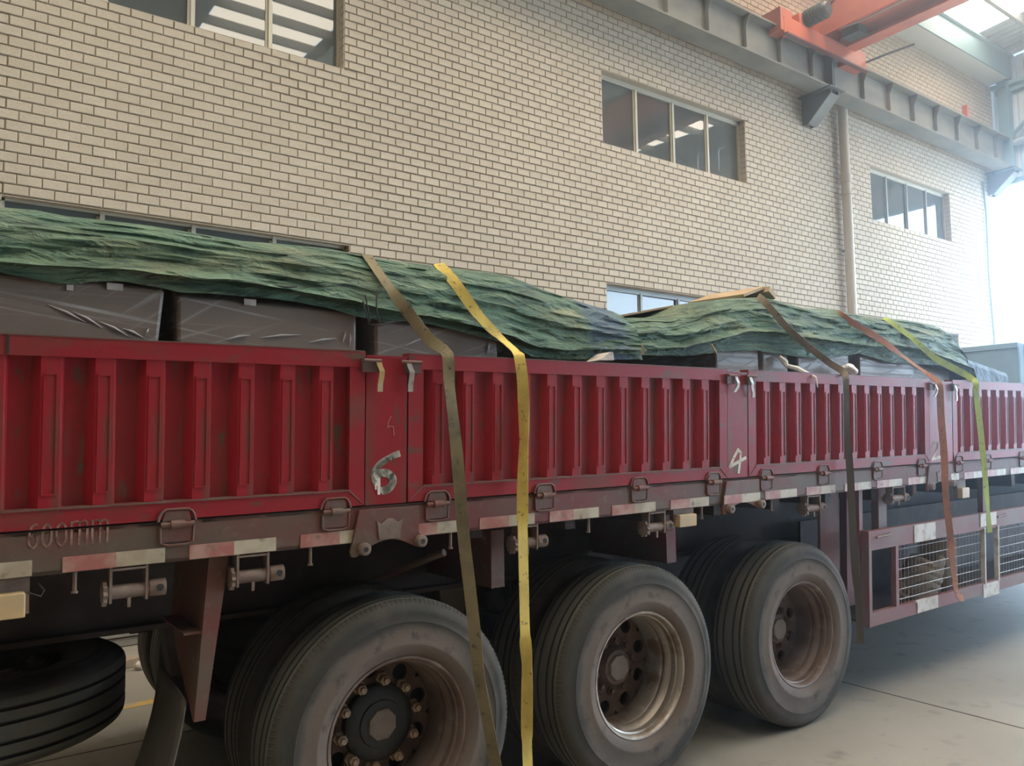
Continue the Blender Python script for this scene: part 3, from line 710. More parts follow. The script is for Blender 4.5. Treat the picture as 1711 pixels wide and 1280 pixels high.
# faded height stencil across the gap, reads 600mm
G6 = [[(.9, 1), (.35, .9), (.08, .5), (.1, .15), (.5, 0), (.9, .15), (.9, .45), (.5, .55), (.12, .4)]]
G0 = [[(.5, 1), (.12, .8), (.05, .5), (.12, .2), (.5, 0)], [(.55, 1), (.9, .8), (.96, .5), (.9, .2), (.55, 0)]]
GM = [[(.05, 1), (.05, 0)], [(.05, .95), (.5, .95), (.5, 0)], [(.55, .95), (.96, .95), (.96, 0)]]
for part_name, zlo, zhi, par in (('stencil_text', 1.4365, 1.452, b1), ('stencil_text', 1.378, 1.4245, beam)):
    t = MB(); x = .200
    for g, wd in ((G6, .024), (G0, .026), (G0, .028), (GM, .046), (GM, .046)):
        for s in g:
            pts = [(x + u * wd, 1.380 + w * .070) for u, w in smoothline(s, 3)]
            for a, b in zip(pts, pts[1:]):
                lo, hi = min(a[1], b[1]), max(a[1], b[1])
                if hi < zlo or lo > zhi: continue
                if abs(b[1] - a[1]) > 1e-6:
                    f = lambda z: a[0] + (b[0] - a[0]) * (z - a[1]) / (b[1] - a[1])
                    za, zb_ = min(max(a[1], zlo), zhi), min(max(b[1], zlo), zhi)
                    stroke(t, [(f(za), za), (f(zb_), zb_)], .0062, -.0022 if par is b1 else -.0002)
                else: stroke(t, [a, b], .0062, -.0022 if par is b1 else -.0002)
        x += wd + .011
    put(part_name, t, M_faded, par)
# twin-eared brackets under the stake posts
def ear_bracket(x0, x1, tall, crest):
    z = ZB; xm = (x0 + x1) / 2; h = .045
    pts = [(x0 + .035, 1.418), (x0, z - h + .012), (x0 + .004, z - h - .004), (x0 + .02, z - h - .008), (x0 + .042, z - h + .002)]
    pts += [(x0 + .055 + (x1 - x0 - .11) * k / 10, z - .030 + .033 * math.sin(PI * k / 10)) for k in range(11)]
    pts += [(x1 - .034, z - h + .006), (x1 - .014, z - h + .008), (x1 - .001, z - .03), (x1 - .004, z - .005), (x1 - .03, z + .02), (x1 - .03, 1.418)]
    b = bpart('stake_bracket', MB().prism(pts, -.014, -.001, 'y'), M_beam if tall else M_hinge, bevel=.002)
    for xx, zz in ((x0 + .052, z - .022), (x1 - .026, z - .014)):
        put('bracket_boss', MB().lathe([(.010, -.040), (.021, -.038), (.024, -.034), (.024, -.012)], 20, 'y', c=(xx, 0, zz)), M_steel_dirty, b, True)
        put('boss_socket', MB().disc((xx, -.0395, zz), .0105, 'y', 16), M_black, b)
    if crest:
        q = [(xm - .055, 1.372), (xm - .05, 1.35), (xm - .045, 1.30), (xm + .045, 1.30), (xm + .05, 1.35), (xm + .06, 1.375), (xm + .035, 1.362), (xm + .012, 1.378), (xm - .012, 1.378), (xm - .035, 1.360)]
        put('pressed_crest', MB().prism(q, -.019, -.013, 'y'), M_steel_dirty, b, bevel=.0015)
    return b
ear_bracket(1.228, 1.548, True, True); ear_bracket(3.341, 3.682, False, False); ear_bracket(5.479, 5.854, True, True)
# load-strap winches hanging under the beam
def winch(xc, w, teeth):
    z = 1.214
    br = MB()
    for xx in (xc - w / 2, xc + w / 2):
        br.box(xx - .004, xx + .004, .0, .05, z - .03, ZB)
    br.box(xc - w / 2, xc + w / 2, .0, .05, ZB - .010, ZB - .003)
    o = bpart('strap_winch', br, M_steel_dirty)
    put('winch_drum', MB().tube([(xc - w / 2 - .02, .025, z), (xc + w / 2 + .02, .025, z)], .023, 16), M_steel_dirty, o, True)
    hd = MB().lathe([(0, xc + w / 2 + .01), (.026, xc + w / 2 + .01), (.028, xc + w / 2 + .02), (.028, xc + w / 2 + .06), (0, xc + w / 2 + .062)], 16, 'x', c=(0, .025, z))
    put('winch_head', hd, M_steel_dirty, o, True)
    put('bar_hole', MB().lathe([(0, -.0045), (.011, -.0045), (.011, .0)], 14, 'y', c=(xc + w / 2 + .040, .0, z + .004)), M_black, o)
    rt = []
    for k in range(teeth * 2):
        r = .042 if k % 2 else .034
        rt.append((.025 + r * math.cos(PI * k / teeth), z + r * math.sin(PI * k / teeth)))
    put('ratchet_wheel', MB().prism(rt, xc - w / 2 - .022, xc - w / 2 - .010, 'x'), M_steel_dirty, o)
    put('winch_pawl', MB().box(xc - .004, xc + .006, .0, .008, z - .048, z - .018), M_steel_dirty, o)
    return o
for xc, w in ((.478, .105), (.872, .105), (2.065, .105), (2.865, .11), (4.185, .125), (5.14, .15)):
    winch(xc, w, 11)
for x in (.326, 1.082, 1.678, 2.424, 3.204, 3.792, 5.346):
    bpart('hanging_pin', MB().tube([(x, .012, ZB), (x, .012, ZB - .062)], .0065, 8).lathe([(0, ZB - .068), (.010, ZB - .066), (.010, ZB - .060), (0, ZB - .058)], 10, 'z', c=(x, .012, 0)), M_steel_dirty)
for x0, x1, z0, z1 in ((-.10, .196, 1.178, 1.252), (3.015, 3.142, 1.203, 1.266), (5.99, 6.10, 1.16, 1.235)):
    lamp = bpart('marker_lamp', MB().box(x0 - .01, x1 + .012, .022, .05, z0 + .004, ZB), M_steel_dirty)
    put('lamp_lens', MB().prism([(x0, z0), (x1, z0), (x1, z1 - .005), (x1 - .006, z1), (x0, z1)], -.012, .03, 'y'), M_amber, lamp, bevel=.006)
put('wire', MB().tube([(.2, .0, 1.25), (.235, -.01, 1.235), (.245, 0, 1.25), (.23, .01, 1.27)], .003, 5), M_black, beam)
# deck, far side, chassis
wpart('deck', MB().box(-1.6, 12, .06, 2.44, 1.36, 1.425), M_deck)
wpart('far_side_beam', MB().box(-1.6, 12, 2.44, 2.5, ZB, 2.02), M_beam)
wpart('far_side_blocker', MB().box(1.95, 12, 2.46, 2.48, .35, ZB), M_under)  # added dark sheet, shuts out the bright view beneath the trailer
for k in range(25):
    x = -1.3 + .52 * k
    wpart('cross_member', MB().box(x, x + .06, .08, 2.42, 1.25, 1.36), M_under)
for y in (.72, 1.66):
    wpart('chassis_beam', MB().box(-1.6, 12, y, y + .012, .93, 1.25).box(-1.6, 12, y - .06, y + .07, .93, .95).box(-1.6, 12, y - .06, y + .07, 1.23, 1.25), M_under)
# axles, springs
WXs = (1.464, 2.772, 4.080); HZ = .5226
for x in WXs:
    wpart('axle', MB().tube([(x, .3, HZ), (x, 2.2, HZ)], .075, 14), M_under, True)
for y in (.78, 1.70):
    for x in WXs:
        sp = MB()
        for k in range(5):
            L = .58 - .08 * k
            sp.prism([(x - L, .70 + .10 - .02 * k), (x, .66 - .018 * k), (x + L, .80 - .02 * k), (x + L, .815 - .02 * k), (x, .675 - .018 * k), (x - L, .815 - .02 * k)], y - .04, y + .04, 'y')
        wpart('leaf_spring', sp, M_under)
    for x in (.82, 2.12, 3.43, 4.72):
        wpart('spring_hanger', MB().prism([(x - .09, .95), (x + .09, .95), (x + .05, .72), (x - .05, .72)], y - .06, y + .06, 'y'), M_beam if x > 1.5 else M_under)
wpart('frame_gusset', MB().box(3.05, 3.12, .12, .70, 1.02, 1.27), M_beam); wpart('frame_gusset', MB().box(1.95, 2.02, .12, .70, 1.02, 1.27), M_beam)
bar_ = MB().tube([(1.70, .1, 1.20), (1.55, .45, 1.06)], .016, 6); wpart('air_line', bar_, M_beam, True)

for x in (2.05, 2.20, 3.36, 3.50): wpart('air_tank', MB().lathe([(0, .85), (.12, .87), (.14, .92), (.14, 1.55), (.12, 1.60), (0, 1.62)], 20, 'y', c=(x, 0, .86 if x in (2.05, 3.36) else .60)), M_under, True)
for x in (2.14, 3.44): wpart('tank_plate', MB().box(x - .28, x + .28, 1.62, 1.64, .42, 1.0), M_under)
# wheels ------------------------------------------------------------
R = HZ
def tyre_profile():
    h = .140
    out = [(.296, -h + .030), (.310, -h + .012), (.345, -h + .000), (.352, -h - .002), (.360, -h + .001), (.400, -h - .004), (.432, -h + .000), (.436, -h - .002), (.462, -h + .008), (.468, -h + .007),
           (.488, -h + .014), (.500, -h + .021), (.512, -h + .030), (R - .004, -h + .040)]
    mats = [0] * (len(out) - 1)
    tread = []
    g = [-.078, -.032, .032, .078]
    for c in g:
        tread += [(R - .0005 + 0.0, c - .0065), (R - .014, c - .0045), (R - .014, c + .0045), (R, c + .0065)]
    full = out + tread + [(r, -a) for r, a in reversed(out)]
    mats = [(2 if min(full[i][0], full[i + 1][0]) < R - .012 and abs(full[i][1]) < .09 else 1) if full[i][0] >= R - .016 and abs(full[i][1]) < .101 else 0 for i in range(len(full) - 1)]
    return full, mats
prof, pm = tyre_profile()
tyre_mesh = MB().lathe(prof, 96, 'y', mats=pm).mesh('wheel', [M_tire, M_tread, M_black], True)
# shoulder serration
def serr():
    m = MB()
    for k in range(150):
        t = 2 * PI * k / 150; d = .012
        r0, r1 = R - .018, R - .002
        a, b = t, t + d
        m.add([(r0 * math.cos(a), -.1145, r0 * math.sin(a)), (r0 * math.cos(b), -.1145, r0 * math.sin(b)), (r1 * math.cos(b), -.101, r1 * math.sin(b)), (r1 * math.cos(a), -.101, r1 * math.sin(a)),
               (r0 * math.cos((a + b) / 2), -.118, r0 * math.sin((a + b) / 2)), (r1 * math.cos((a + b) / 2), -.1045, r1 * math.sin((a + b) / 2))],
              [(0, 4, 5, 3), (4, 1, 2, 5)])
    return m
serr_mesh = serr().mesh('shoulder_serration', M_tire)
def rim_mb(bare):
    m = MB()
    # y measured from the tyre's centre plane; outside is -y
    m.lathe([(.290, -.098), (.300, -.112), (.303, -.118), (.299, -.122), (.290, -.120), (.283, -.110), (.281, -.088), (.274, -.084), (.272, -.060), (.2765, -.052), (.272, -.044), (.262, -.030), (.258, -.012), (.2615, -.004), (.256, .006), (.252, .060), (.248, .085), (.250, .102)], 72, 'y')
    return m
def disc_mb(y, nh=9, rh=.208, hr=.034, rin=.150, rout=.252):
    m = MB(); da = 2 * PI / nh
    for i in range(nh):
        tc = math.radians(57) + i * da; K = 20; ring = []; outer = []
        for k in range(K):
            a = 2 * PI * k / K
            ring.append((rh + hr * math.cos(a), hr * math.sin(a)))          # (radial, tangential)
            # project ray to the sector's edge in (r, angle) space
            u, v = math.cos(a), math.sin(a) / rh
            ts = []
            if u > 1e-9: ts.append((rout - rh) / u)
            if u < -1e-9: ts.append((rin - rh) / u)
            if v > 1e-9: ts.append(da / 2 / v)
            if v < -1e-9: ts.append(-da / 2 / v)
            t = min(ts); outer.append((rh + u * t, v * t))
        def pol(r, t, yy): return (r * math.cos(tc + t), yy, r * math.sin(tc + t))
        vs = [pol(r, s / r, y) for r, s in ring] + [pol(r, t, y + (.0 if r > .2 else -.006)) for r, t in outer] + [pol(r, s / r, y + .02) for r, s in ring]
        fs = [(k, (k + 1) % K, K + (k + 1) % K, K + k) for k in range(K)] + [(2 * K + k, 2 * K + (k + 1) % K, (k + 1) % K, k) for k in range(K)]
        m.add(vs, fs)
    m.lathe([(rin, y - .006), (rin - .01, y - .008), (.10, y - .008), (.0, y - .008)], 48, 'y')
    return m
rim_mesh = {False: rim_mb(False).mesh('rim', M_rim, True), True: rim_mb(True).mesh('rim', M_rim_bare, True)}
disc_mesh = disc_mb(.105).mesh('rim_disc', M_hub, True)
disc_mesh_tan = disc_mb(.105).mesh('rim_disc', M_rim, True)
shade_mesh = MB().lathe([(.0, .17), (.25, .17), (.25, .14)], 40, 'y').mesh('hole_shade_disc', M_black)  # black disc standing in for the shade behind the rim holes
def oct_prism(r, y0, y1, mtl, nm, bev=.006):
    m = MB(); pts = [(r * math.cos(PI / 8 + PI * k / 4), r * math.sin(PI / 8 + PI * k / 4)) for k in range(8)]
    pi_ = [(u * .93, w * .93) for u, w in pts]
    vs = [(u, y1, w) for u, w in pts] + [(u, y0 + bev, w) for u, w in pts] + [(u, y0, w) for u, w in pi_]
    fs = [(i, (i + 1) % 8, 8 + (i + 1) % 8, 8 + i) for i in range(8)] + [(8 + i, 8 + (i + 1) % 8, 16 + (i + 1) % 8, 16 + i) for i in range(8)] + [tuple(range(16, 24))]
    return m.add(vs, fs).mesh(nm, mtl)
cap_mesh = oct_prism(.066, .035, .06, M_cap, 'hub_cap')
hub_mesh = MB().lathe([(.10, .10), (.098, .075), (.085, .060), (.084, .050), (.074, .047), (.0, .047)], 32, 'y').mesh('hub', M_hub, True)
greasy_mesh = MB().lathe([(.152, .10), (.150, .066), (.135, .055), (.095, .052), (.092, .046), (.078, .044), (.0, .044)], 40, 'y').mesh('hub', M_grease, True)
nut_mesh = MB().lathe([(.028, .10), (.028, .085), (.021, .083), (.021, .052), (.013, .050), (.013, .036), (.0, .036)], 6, 'y').mesh('wheel_nut', M_lug)
nut_dark = MB().lathe([(.022, .10), (.022, .088), (.015, .086), (.015, .068), (.0, .066)], 6, 'y').mesh('wheel_nut', M_hub)
def wheel(x, y, full, idx=0, flip=False):
    w = bpy.data.objects.new('wheel', tyre_mesh); COL.objects.link(w); w.parent = TR
    w.matrix_basis = TINV @ Matrix.Translation((x, y, HZ)) @ (Matrix.Rotation(PI, 4, 'Z') if flip else Matrix.Identity(4))
    obj('shoulder_serration', serr_mesh, w)
    obj('rim', rim_mesh[idx == 1], w)
    obj('rim_disc', disc_mesh_tan if idx == 2 else disc_mesh, w)
    obj('hole_shade_disc', shade_mesh, w)
    if full:
        obj('hub', greasy_mesh if idx == 0 else hub_mesh, w); obj('hub_cap', cap_mesh, w)
        for k in range(10):
            t = 2 * PI * (k + .3) / 10; rr = .168 if idx == 0 else .125
            n = obj('wheel_nut', nut_mesh if idx == 0 else nut_dark, w, (rr * math.cos(t), 0, rr * math.sin(t)))
    return w
for i, x in enumerate(WXs):
    wheel(x, .162, True, i); wheel(x, .505, False, 0)
    wheel(x, 2.30, False, 0, True); wheel(x, 1.955, False, 0, True)
# spare wheel lying flat in its cradle under the chassis
sp = bpy.data.objects.new('spare_wheel', tyre_mesh); COL.objects.link(sp); sp.parent = TR
sp.matrix_basis = TINV @ Matrix.Translation((.098, .90, .715)) @ Matrix.Rotation(PI / 2, 4, 'X')
obj('rim', rim_mesh[False], sp); obj('rim_disc', disc_mesh, sp)
put('cradle_plate', MB().lathe([(0, -.125), (.36, -.125), (.36, -.142), (0, -.142)], 40, 'y'), M_under, sp)
wpart('spare_carrier', MB().box(-.5, .35, .86, .94, .862, .885).tube([(.098, .9, .88), (.098, .9, .95)], .02, 8), M_under)
# mudguard hanger and flap behind the first axle
hm = MB().prism([(.735, 1.28), (.802, 1.28), (.731, .735), (.694, .735)], .045, .058, 'y')
hm.add([(.735, .058, 1.28), (.735, .52, 1.28), (.715, .50, 1.02), (.708, .40, .92), (.694, .058, .735),
        (.741, .058, 1.28), (.741, .52, 1.28), (.721, .50, 1.02), (.714, .40, .92), (.700, .058, .735)],
       [(0, 4, 3, 2, 1), (5, 6, 7, 8, 9), (0, 1, 6, 5), (1, 2, 7, 6), (2, 3, 8, 7), (3, 4, 9, 8), (4, 0, 5, 9)])
hm.box(.66, .72, .06, .40, 1.02, 1.028)
hg = wpart('mudguard_hanger', hm, M_beam)
fv = []; nf = 16; cols = 9
for i in range(nf):
    t = i / (nf - 1)
    for k in range(cols):
        s_ = k / (cols - 1); yy = .125 + .37 * s_
        zt_ = .785 + .05 * s_
        z = zt_ - .55 * t
        x = .690 - .018 * math.sin(t * PI) * (1 - s_) - .15 * t * t - .01 * s_ - .02 * s_ * t
        fv.append((x, yy, z))
ff = [(i * cols + k, i * cols + k + 1, (i + 1) * cols + k + 1, (i + 1) * cols + k) for i in range(nf - 1) for k in range(cols - 1)]
fo = wpart('mudflap', MB().add(fv, ff), M_flap, True); fo.modifiers.new('thick', 'SOLIDIFY').thickness = .008
# far side prop leg seen under the chassis
wpart('far_support_leg', MB().tube([(.70, 2.2, 1.0), (.66, 2.25, .45)], .05, 10), M_hinge, True)
# side guard in front of the wheels
M_guard = mat('dull_red_guard_paint', (0.21, 0.065, 0.06), 0.6, 0, (((0.19, 0.115, 0.10), 3.0, (1, 1, 1), .42, .62),), bump=(45, ONE, .1))
gd = bpart('side_guard', MB().box(4.76, 11, -.004, .030, .905, 1.028).box(4.775, 11, -.004, .030, .425, .510), M_guard)
put('guard_post', MB().box(4.757, 4.790, -.006, .045, .425, 1.03), M_guard, gd)
put('guard_post', MB().box(5.085, 5.122, -.002, .030, .50, .92), M_guard, gd)
put('guard_post', MB().box(4.93, 5.05, .25, .30, .48, 1.28), M_guard, gd)
put('hanger_post', MB().box(4.745, 4.785, .05, .09, .60, 1.30), M_guard, gd)
put('hanger_post', MB().box(5.01, 5.11, .07, .12, .98, 1.30), M_guard, gd)
put('hanger_post', MB().box(6.47, 6.56, .06, .10, .98, 1.30), M_guard, gd)
put('hanger_plate', MB().box(4.55, 4.76, .20, .22, .66, 1.27), M_guard, gd)
def wires(x0, x1):
    m = MB(); z0, z1 = .510, .905
    n = round((x1 - x0) / .0475)
    for k in range(n + 1): m.tube([(x0 + (x1 - x0) * k / n, .015, z0), (x0 + (x1 - x0) * k / n, .015, z1)], .0018, 4, False)
    for k in range(6): m.tube([(x0, .012, z0 + .035 + .066 * k), (x1, .012, z0 + .035 + .066 * k)], .0022, 4, False)
    o = put('wire_mesh', m, M_mesh, gd); return o
wires(5.13, 6.33); wires(6.60, 8.5)
for a in (6.325, 6.545): put('white_flat_bar', MB().box(a, a + .018, -.012, .02, .50, .92), M_label, gd)
for (x0, x1, z0, z1) in ((5.315, 5.60, .905, 1.022), (5.34, 5.62, .43, .515), (6.27, 6.53, .93, 1.026), (6.30, 6.56, .40, .50)):
    put('white_plate', MB().box(x0, x1, -.009, -.004, z0, z1), M_label, gd)
put('edge_tab', MB().box(5.31, 5.45, -.016, -.006, .505, .52), M_label, gd)
for x in (4.92, 6.62): put('guard_clip', MB().tube([(x - .08, -.012, .985), (x + .04, -.018, .99), (x + .09, -.01, .995)], .008, 6), M_steel_dirty, gd)
tb = bpart('tool_rack', MB().box(4.85, 12, .55, .57, .42, 1.02).box(4.85, 12, .06, .57, .415, .43), M_under)

# ------------------------------------------------------------------ load: shrink-wrapped crates, tarps, straps
def crate(poly, y0, y1, label, z0=1.44):
    """poly: x at bottom-left, bottom-right, top-right, top-left; zt top"""
    xa, xb, xc, xd, zt, zs = poly
    m = MB()
    # section in (y, z) with a chamfered front top edge, tapered in x
    sec = [(y0, z0), (y0, zs), (y0 + .30, zt), (y1, zt), (y1, z0)]
    L = [(xa + (xd - xa) * (z - z0) / (zt - z0), y, z) for y, z in sec]; Rr = [(xb + (xc - xb) * (z - z0) / (zt - z0), y, z) for y, z in sec]
    n = 5; m.add(L + Rr, [tuple(range(n)), tuple(range(2 * n - 1, n - 1, -1))] + [(i, (i + 1) % n, n + (i + 1) % n, n + i) for i in range(n)])
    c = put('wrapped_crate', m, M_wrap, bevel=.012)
    return tag(c, label, 'crate', 'plastic wrapped crates on the trailer')
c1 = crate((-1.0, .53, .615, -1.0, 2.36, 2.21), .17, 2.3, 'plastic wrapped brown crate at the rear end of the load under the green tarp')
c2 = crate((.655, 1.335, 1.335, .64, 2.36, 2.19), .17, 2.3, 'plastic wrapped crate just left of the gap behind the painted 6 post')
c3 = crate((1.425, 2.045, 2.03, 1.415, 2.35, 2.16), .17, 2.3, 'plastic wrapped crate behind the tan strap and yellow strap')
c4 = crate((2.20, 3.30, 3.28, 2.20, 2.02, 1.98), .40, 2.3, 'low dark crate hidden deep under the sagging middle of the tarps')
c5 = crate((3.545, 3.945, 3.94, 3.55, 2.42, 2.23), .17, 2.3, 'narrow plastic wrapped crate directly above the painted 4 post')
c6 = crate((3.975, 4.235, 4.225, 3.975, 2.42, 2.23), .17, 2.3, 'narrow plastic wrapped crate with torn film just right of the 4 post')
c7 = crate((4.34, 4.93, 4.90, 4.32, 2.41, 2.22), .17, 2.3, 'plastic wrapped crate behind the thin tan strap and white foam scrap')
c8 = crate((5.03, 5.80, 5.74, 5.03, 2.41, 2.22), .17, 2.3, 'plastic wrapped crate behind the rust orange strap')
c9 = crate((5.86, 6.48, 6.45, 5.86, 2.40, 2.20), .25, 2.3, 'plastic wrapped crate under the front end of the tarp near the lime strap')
for x, z, w in ((.44, 2.205, .05), (.305, 2.19, .02), (.90, 2.195, .045)):
    put('paper_tag', MB().box(x - w / 2, x + w / 2, .163, .168, z - .012, z + .012), M_label, c1 if x < .6 else c2)
for k, (x, z, L, a, c_) in enumerate(((.30, 2.10, .12, -.42, 0), (.36, 2.085, .10, -.5, 0), (.44, 2.06, .10, -.45, 0), (.50, 2.05, .07, -.4, 0), (.545, 2.055, .03, 1.2, 0), (1.02, 2.075, .16, .14, 1), (.86, 2.06, .09, .25, 1), (1.19, 2.07, .12, .2, 1), (1.28, 2.09, .05, 1.3, 1), (1.305, 2.08, .05, 1.5, 1), (1.60, 2.09, .10, .4, 2), (1.98, 2.09, .06, 1.4, 2))):
    put('film_highlight_fold', MB().tube([(x - L / 2 * math.cos(a), .168, z - L / 2 * math.sin(a)), (x, .163, z + .003), (x + L / 2 * math.cos(a), .168, z + L / 2 * math.sin(a))], [.001, .0045, .001], 5), M_film, (c1, c2, c3)[c_], True)  # raised film folds in a pale colour that stands in for their highlights
put('torn_film', MB().tube([(4.10, .14, 2.16), (4.13, .12, 2.125), (4.12, .10, 2.10), (4.16, .06, 2.08), (4.165, .0, 2.05), (4.17, -.055, 2.02), (4.18, -.06, 1.96)], [.012, .02, .014, .018, .012, .008, .003], 7), M_foam, c6, True)

TT1 = [(-1.2, 2.46), (-.02, 2.467), (.109, 2.475), (.214, 2.482), (.305, 2.475), (.419, 2.48), (.579, 2.483), (.751, 2.478), (.911, 2.472), (1.081, 2.484), (1.262, 2.491), (1.399, 2.486), (1.542, 2.478), (1.724, 2.481), (1.835, 2.481), (1.984, 2.482), (2.122, 2.489), (2.23, 2.481), (2.416, 2.44), (2.654, 2.398), (2.865, 2.369), (2.997, 2.334), (3.087, 2.297), (3.179, 2.253)]
TF1 = [(-1.2, 2.23), (-.016, 2.23), (.106, 2.242), (.203, 2.244), (.304, 2.251), (.419, 2.261), (.54, 2.259), (.699, 2.256), (.89, 2.262), (1.122, 2.245), (1.323, 2.229), (1.484, 2.206), (1.654, 2.2), (1.836, 2.184), (2.061, 2.146), (2.233, 2.102), (2.453, 2.101), (2.649, 2.118), (2.814, 2.128), (3.18, 2.13)]
TH1 = [(-1.2, 2.21), (-.015, 2.212), (.107, 2.213), (.18, 2.203), (.254, 2.192), (.314, 2.194), (.375, 2.213), (.447, 2.223), (.541, 2.217), (.639, 2.202), (.741, 2.208), (.847, 2.21), (.958, 2.212), (1.074, 2.209), (1.183, 2.199), (1.323, 2.175), (1.456, 2.159), (1.539, 2.173), (1.654, 2.169), (1.835, 2.144), (1.995, 2.12), (2.061, 2.111), (2.197, 2.057), (2.34, 2.051), (2.607, 2.065), (2.9, 2.08)]
TT2 = [(2.6, 2.28), (2.865, 2.303), (3.045, 2.341), (3.234, 2.357), (3.433, 2.402), (3.591, 2.463), (3.811, 2.517), (3.954, 2.542), (4.224, 2.572), (4.411, 2.559), (4.673, 2.542), (5.027, 2.569), (5.175, 2.556), (5.567, 2.554), (5.993, 2.571), (6.359, 2.566), (6.50, 2.50), (6.563, 2.40)]
TF2 = [(2.608, 2.116), (2.899, 2.133), (3.217, 2.156), (3.516, 2.232), (3.785, 2.292), (4.012, 2.309), (4.312, 2.297), (4.704, 2.293), (5.059, 2.283), (5.448, 2.312), (5.779, 2.297), (6.041, 2.267), (6.56, 2.2)]
TH2 = [(2.608, 2.095), (2.898, 2.105), (3.215, 2.113), (3.563, 2.156), (3.889, 2.185), (4.241, 2.169), (4.56, 2.167), (4.981, 2.23), (5.355, 2.183), (5.682, 2.191), (6.033, 2.199), (6.56, 2.15)]
def tarp(x0, x1, TT, TF, TH, m, label, seed, nm, end_drop):
    nx = int((x1 - x0) / .022); rows = []
    ts = [i / 30 for i in range(31)]
    def wr(x, t):
        p = Vector((x * 1.3 + seed, t * 5.5, seed)); q = Vector((x * 3.2, t * 14.0, seed + 5))
        r = Vector((x * 7.0, t * 9.0, seed + 9)); k = Vector((x * 1.1 + t * 1.5, t * 3.0, seed + 2))
        ridge = 1 - abs(noise.noise(k) * 2.2)
        u = Vector((x * 5.0 + t * 3, t * 24.0, seed + 13)); lift = .045 * max(0, 1 - t / .16) * max(0, noise.noise(Vector((x * 1.7, 4.4, seed))) + .25)
        return .022 * noise.noise(p) + .018 * noise.noise(q) + .010 * noise.noise(r) + .007 * noise.noise(u) + .022 * max(0, ridge) ** 4 + lift
    verts = []; nv = 0
    for i in range(nx + 1):
        x = x0 + (x1 - x0) * i / nx; f, t_ = interp(TF, x), interp(TT, x)
        f += .006 * noise.noise(Vector((x * 9, 1, seed))); col = []
        col.append((x, .168, f + .014)); col.append((x, .122, f - .002))
        for t in ts:
            w = wr(x, t) * min(1, t * 6 + .8) * (1 if t < .85 else max(.25, (1 - t) / .15))
            zz = f + (t_ - f) * (1 - (1 - t) ** 1.25)
            y = .148 + .05 * t + .15 * t ** 3 - w - .026 * max(0, 1 - t / .10)
            col.append((x + .004 * noise.noise(Vector((x * 4, t * 6, 3))), y, zz - w * .25))
        for k, (yy, dz) in enumerate(((.42, .006), (.55, .014), (.8, .02), (1.1, .022), (1.4, .02), (1.8, .01), (2.2, -.01), (2.36, -.06), (2.40, -.16))):
            col.append((x, yy, min(t_ + dz, 2.7) + .012 * noise.noise(Vector((x * 2.2, yy * 3, seed))) * (k > 0)))
        nv = len(col); verts += col
    fs = [(i * nv + k, (i + 1) * nv + k, (i + 1) * nv + k + 1, i * nv + k + 1) for i in range(nx) for k in range(nv - 1)]
    mb = MB().add(verts, fs)
    if end_drop:
        a = nx * nv; base = len(mb.v)
        low = [(x1 + .035 + .02 * noise.noise(Vector((v[1] * 5, 0, seed))), v[1], min(v[2], 2.12)) for v in verts[a:a + nv]]
        mb.v += low; mb.f += [(a + k, base + k, base + k + 1, a + k + 1) for k in range(nv - 1)]; mb.mi += [0] * (nv - 1)
    root = put(nm, mb, m, None, True); root.data.polygons.foreach_set('use_smooth', [True] * len(root.data.polygons))
    tag(root, label, 'tarp')
    fvs = []; n2 = 9
    for i in range(nx + 1):
        x = x0 + (x1 - x0) * i / nx; f, h = interp(TF, x) + .022, interp(TH, x) + .004 * noise.noise(Vector((x * 11, 2, seed)))
        h = min(h, f - .03)
        for k in range(n2):
            s = k / (n2 - 1); fvs.append((x, .166 - .030 * s + .010 * noise.noise(Vector((x * 5, s * 2, seed + 3))) * s - .012 * max(0, noise.noise(Vector((x * 2, s, seed)))), f + (h - f) * s))
    ffs = [(i * n2 + k, (i + 1) * n2 + k, (i + 1) * n2 + k + 1, i * n2 + k + 1) for i in range(nx) for k in range(n2 - 1)]
    fo_ = put('hem_flap', MB().add(fvs, ffs), m, root, True)
    fo_.modifiers.new('thick', 'SOLIDIFY').thickness = .003
    return root
t1 = tarp(-1.2, 2.93, TT1, TF1, TH1, M_tarp1, 'long faded green woven tarp over the crates at the rear of the trailer', 3.0, 'tarpaulin', False)
t2 = tarp(2.62, 6.56, TT2, TF2, TH2, M_tarp2, 'second green tarp sagging at its left end and peaked above the 4 post', 17.0, 'tarpaulin', True)
# lashing cords of the rear tarp
for pts in ([(1.33, .10, 2.23), (1.345, .09, 2.16), (1.36, .11, 2.14), (1.40, .09, 2.135), (1.44, .09, 2.15), (1.50, .12, 2.165)], [(1.35, .12, 2.26), (1.352, .10, 2.2), (1.36, .1, 2.15)], [(1.40, .12, 2.27), (1.39, .1, 2.2), (1.405, .1, 2.14)],
            [(.96, .12, 2.26), (1.02, .105, 2.255), (1.06, .11, 2.262)]):
    put('lashing_cord', MB().tube(pts, .0035, 5), M_black, t1, True)
for pts in ([(2.89, .10, 2.15), (2.90, .09, 2.12), (2.885, .1, 2.10)], [(3.43, .1, 2.19), (3.45, .09, 2.15), (3.47, .1, 2.14)]):
    put('lashing_cord', MB().tube(pts, .006, 5), M_card, t2, True)
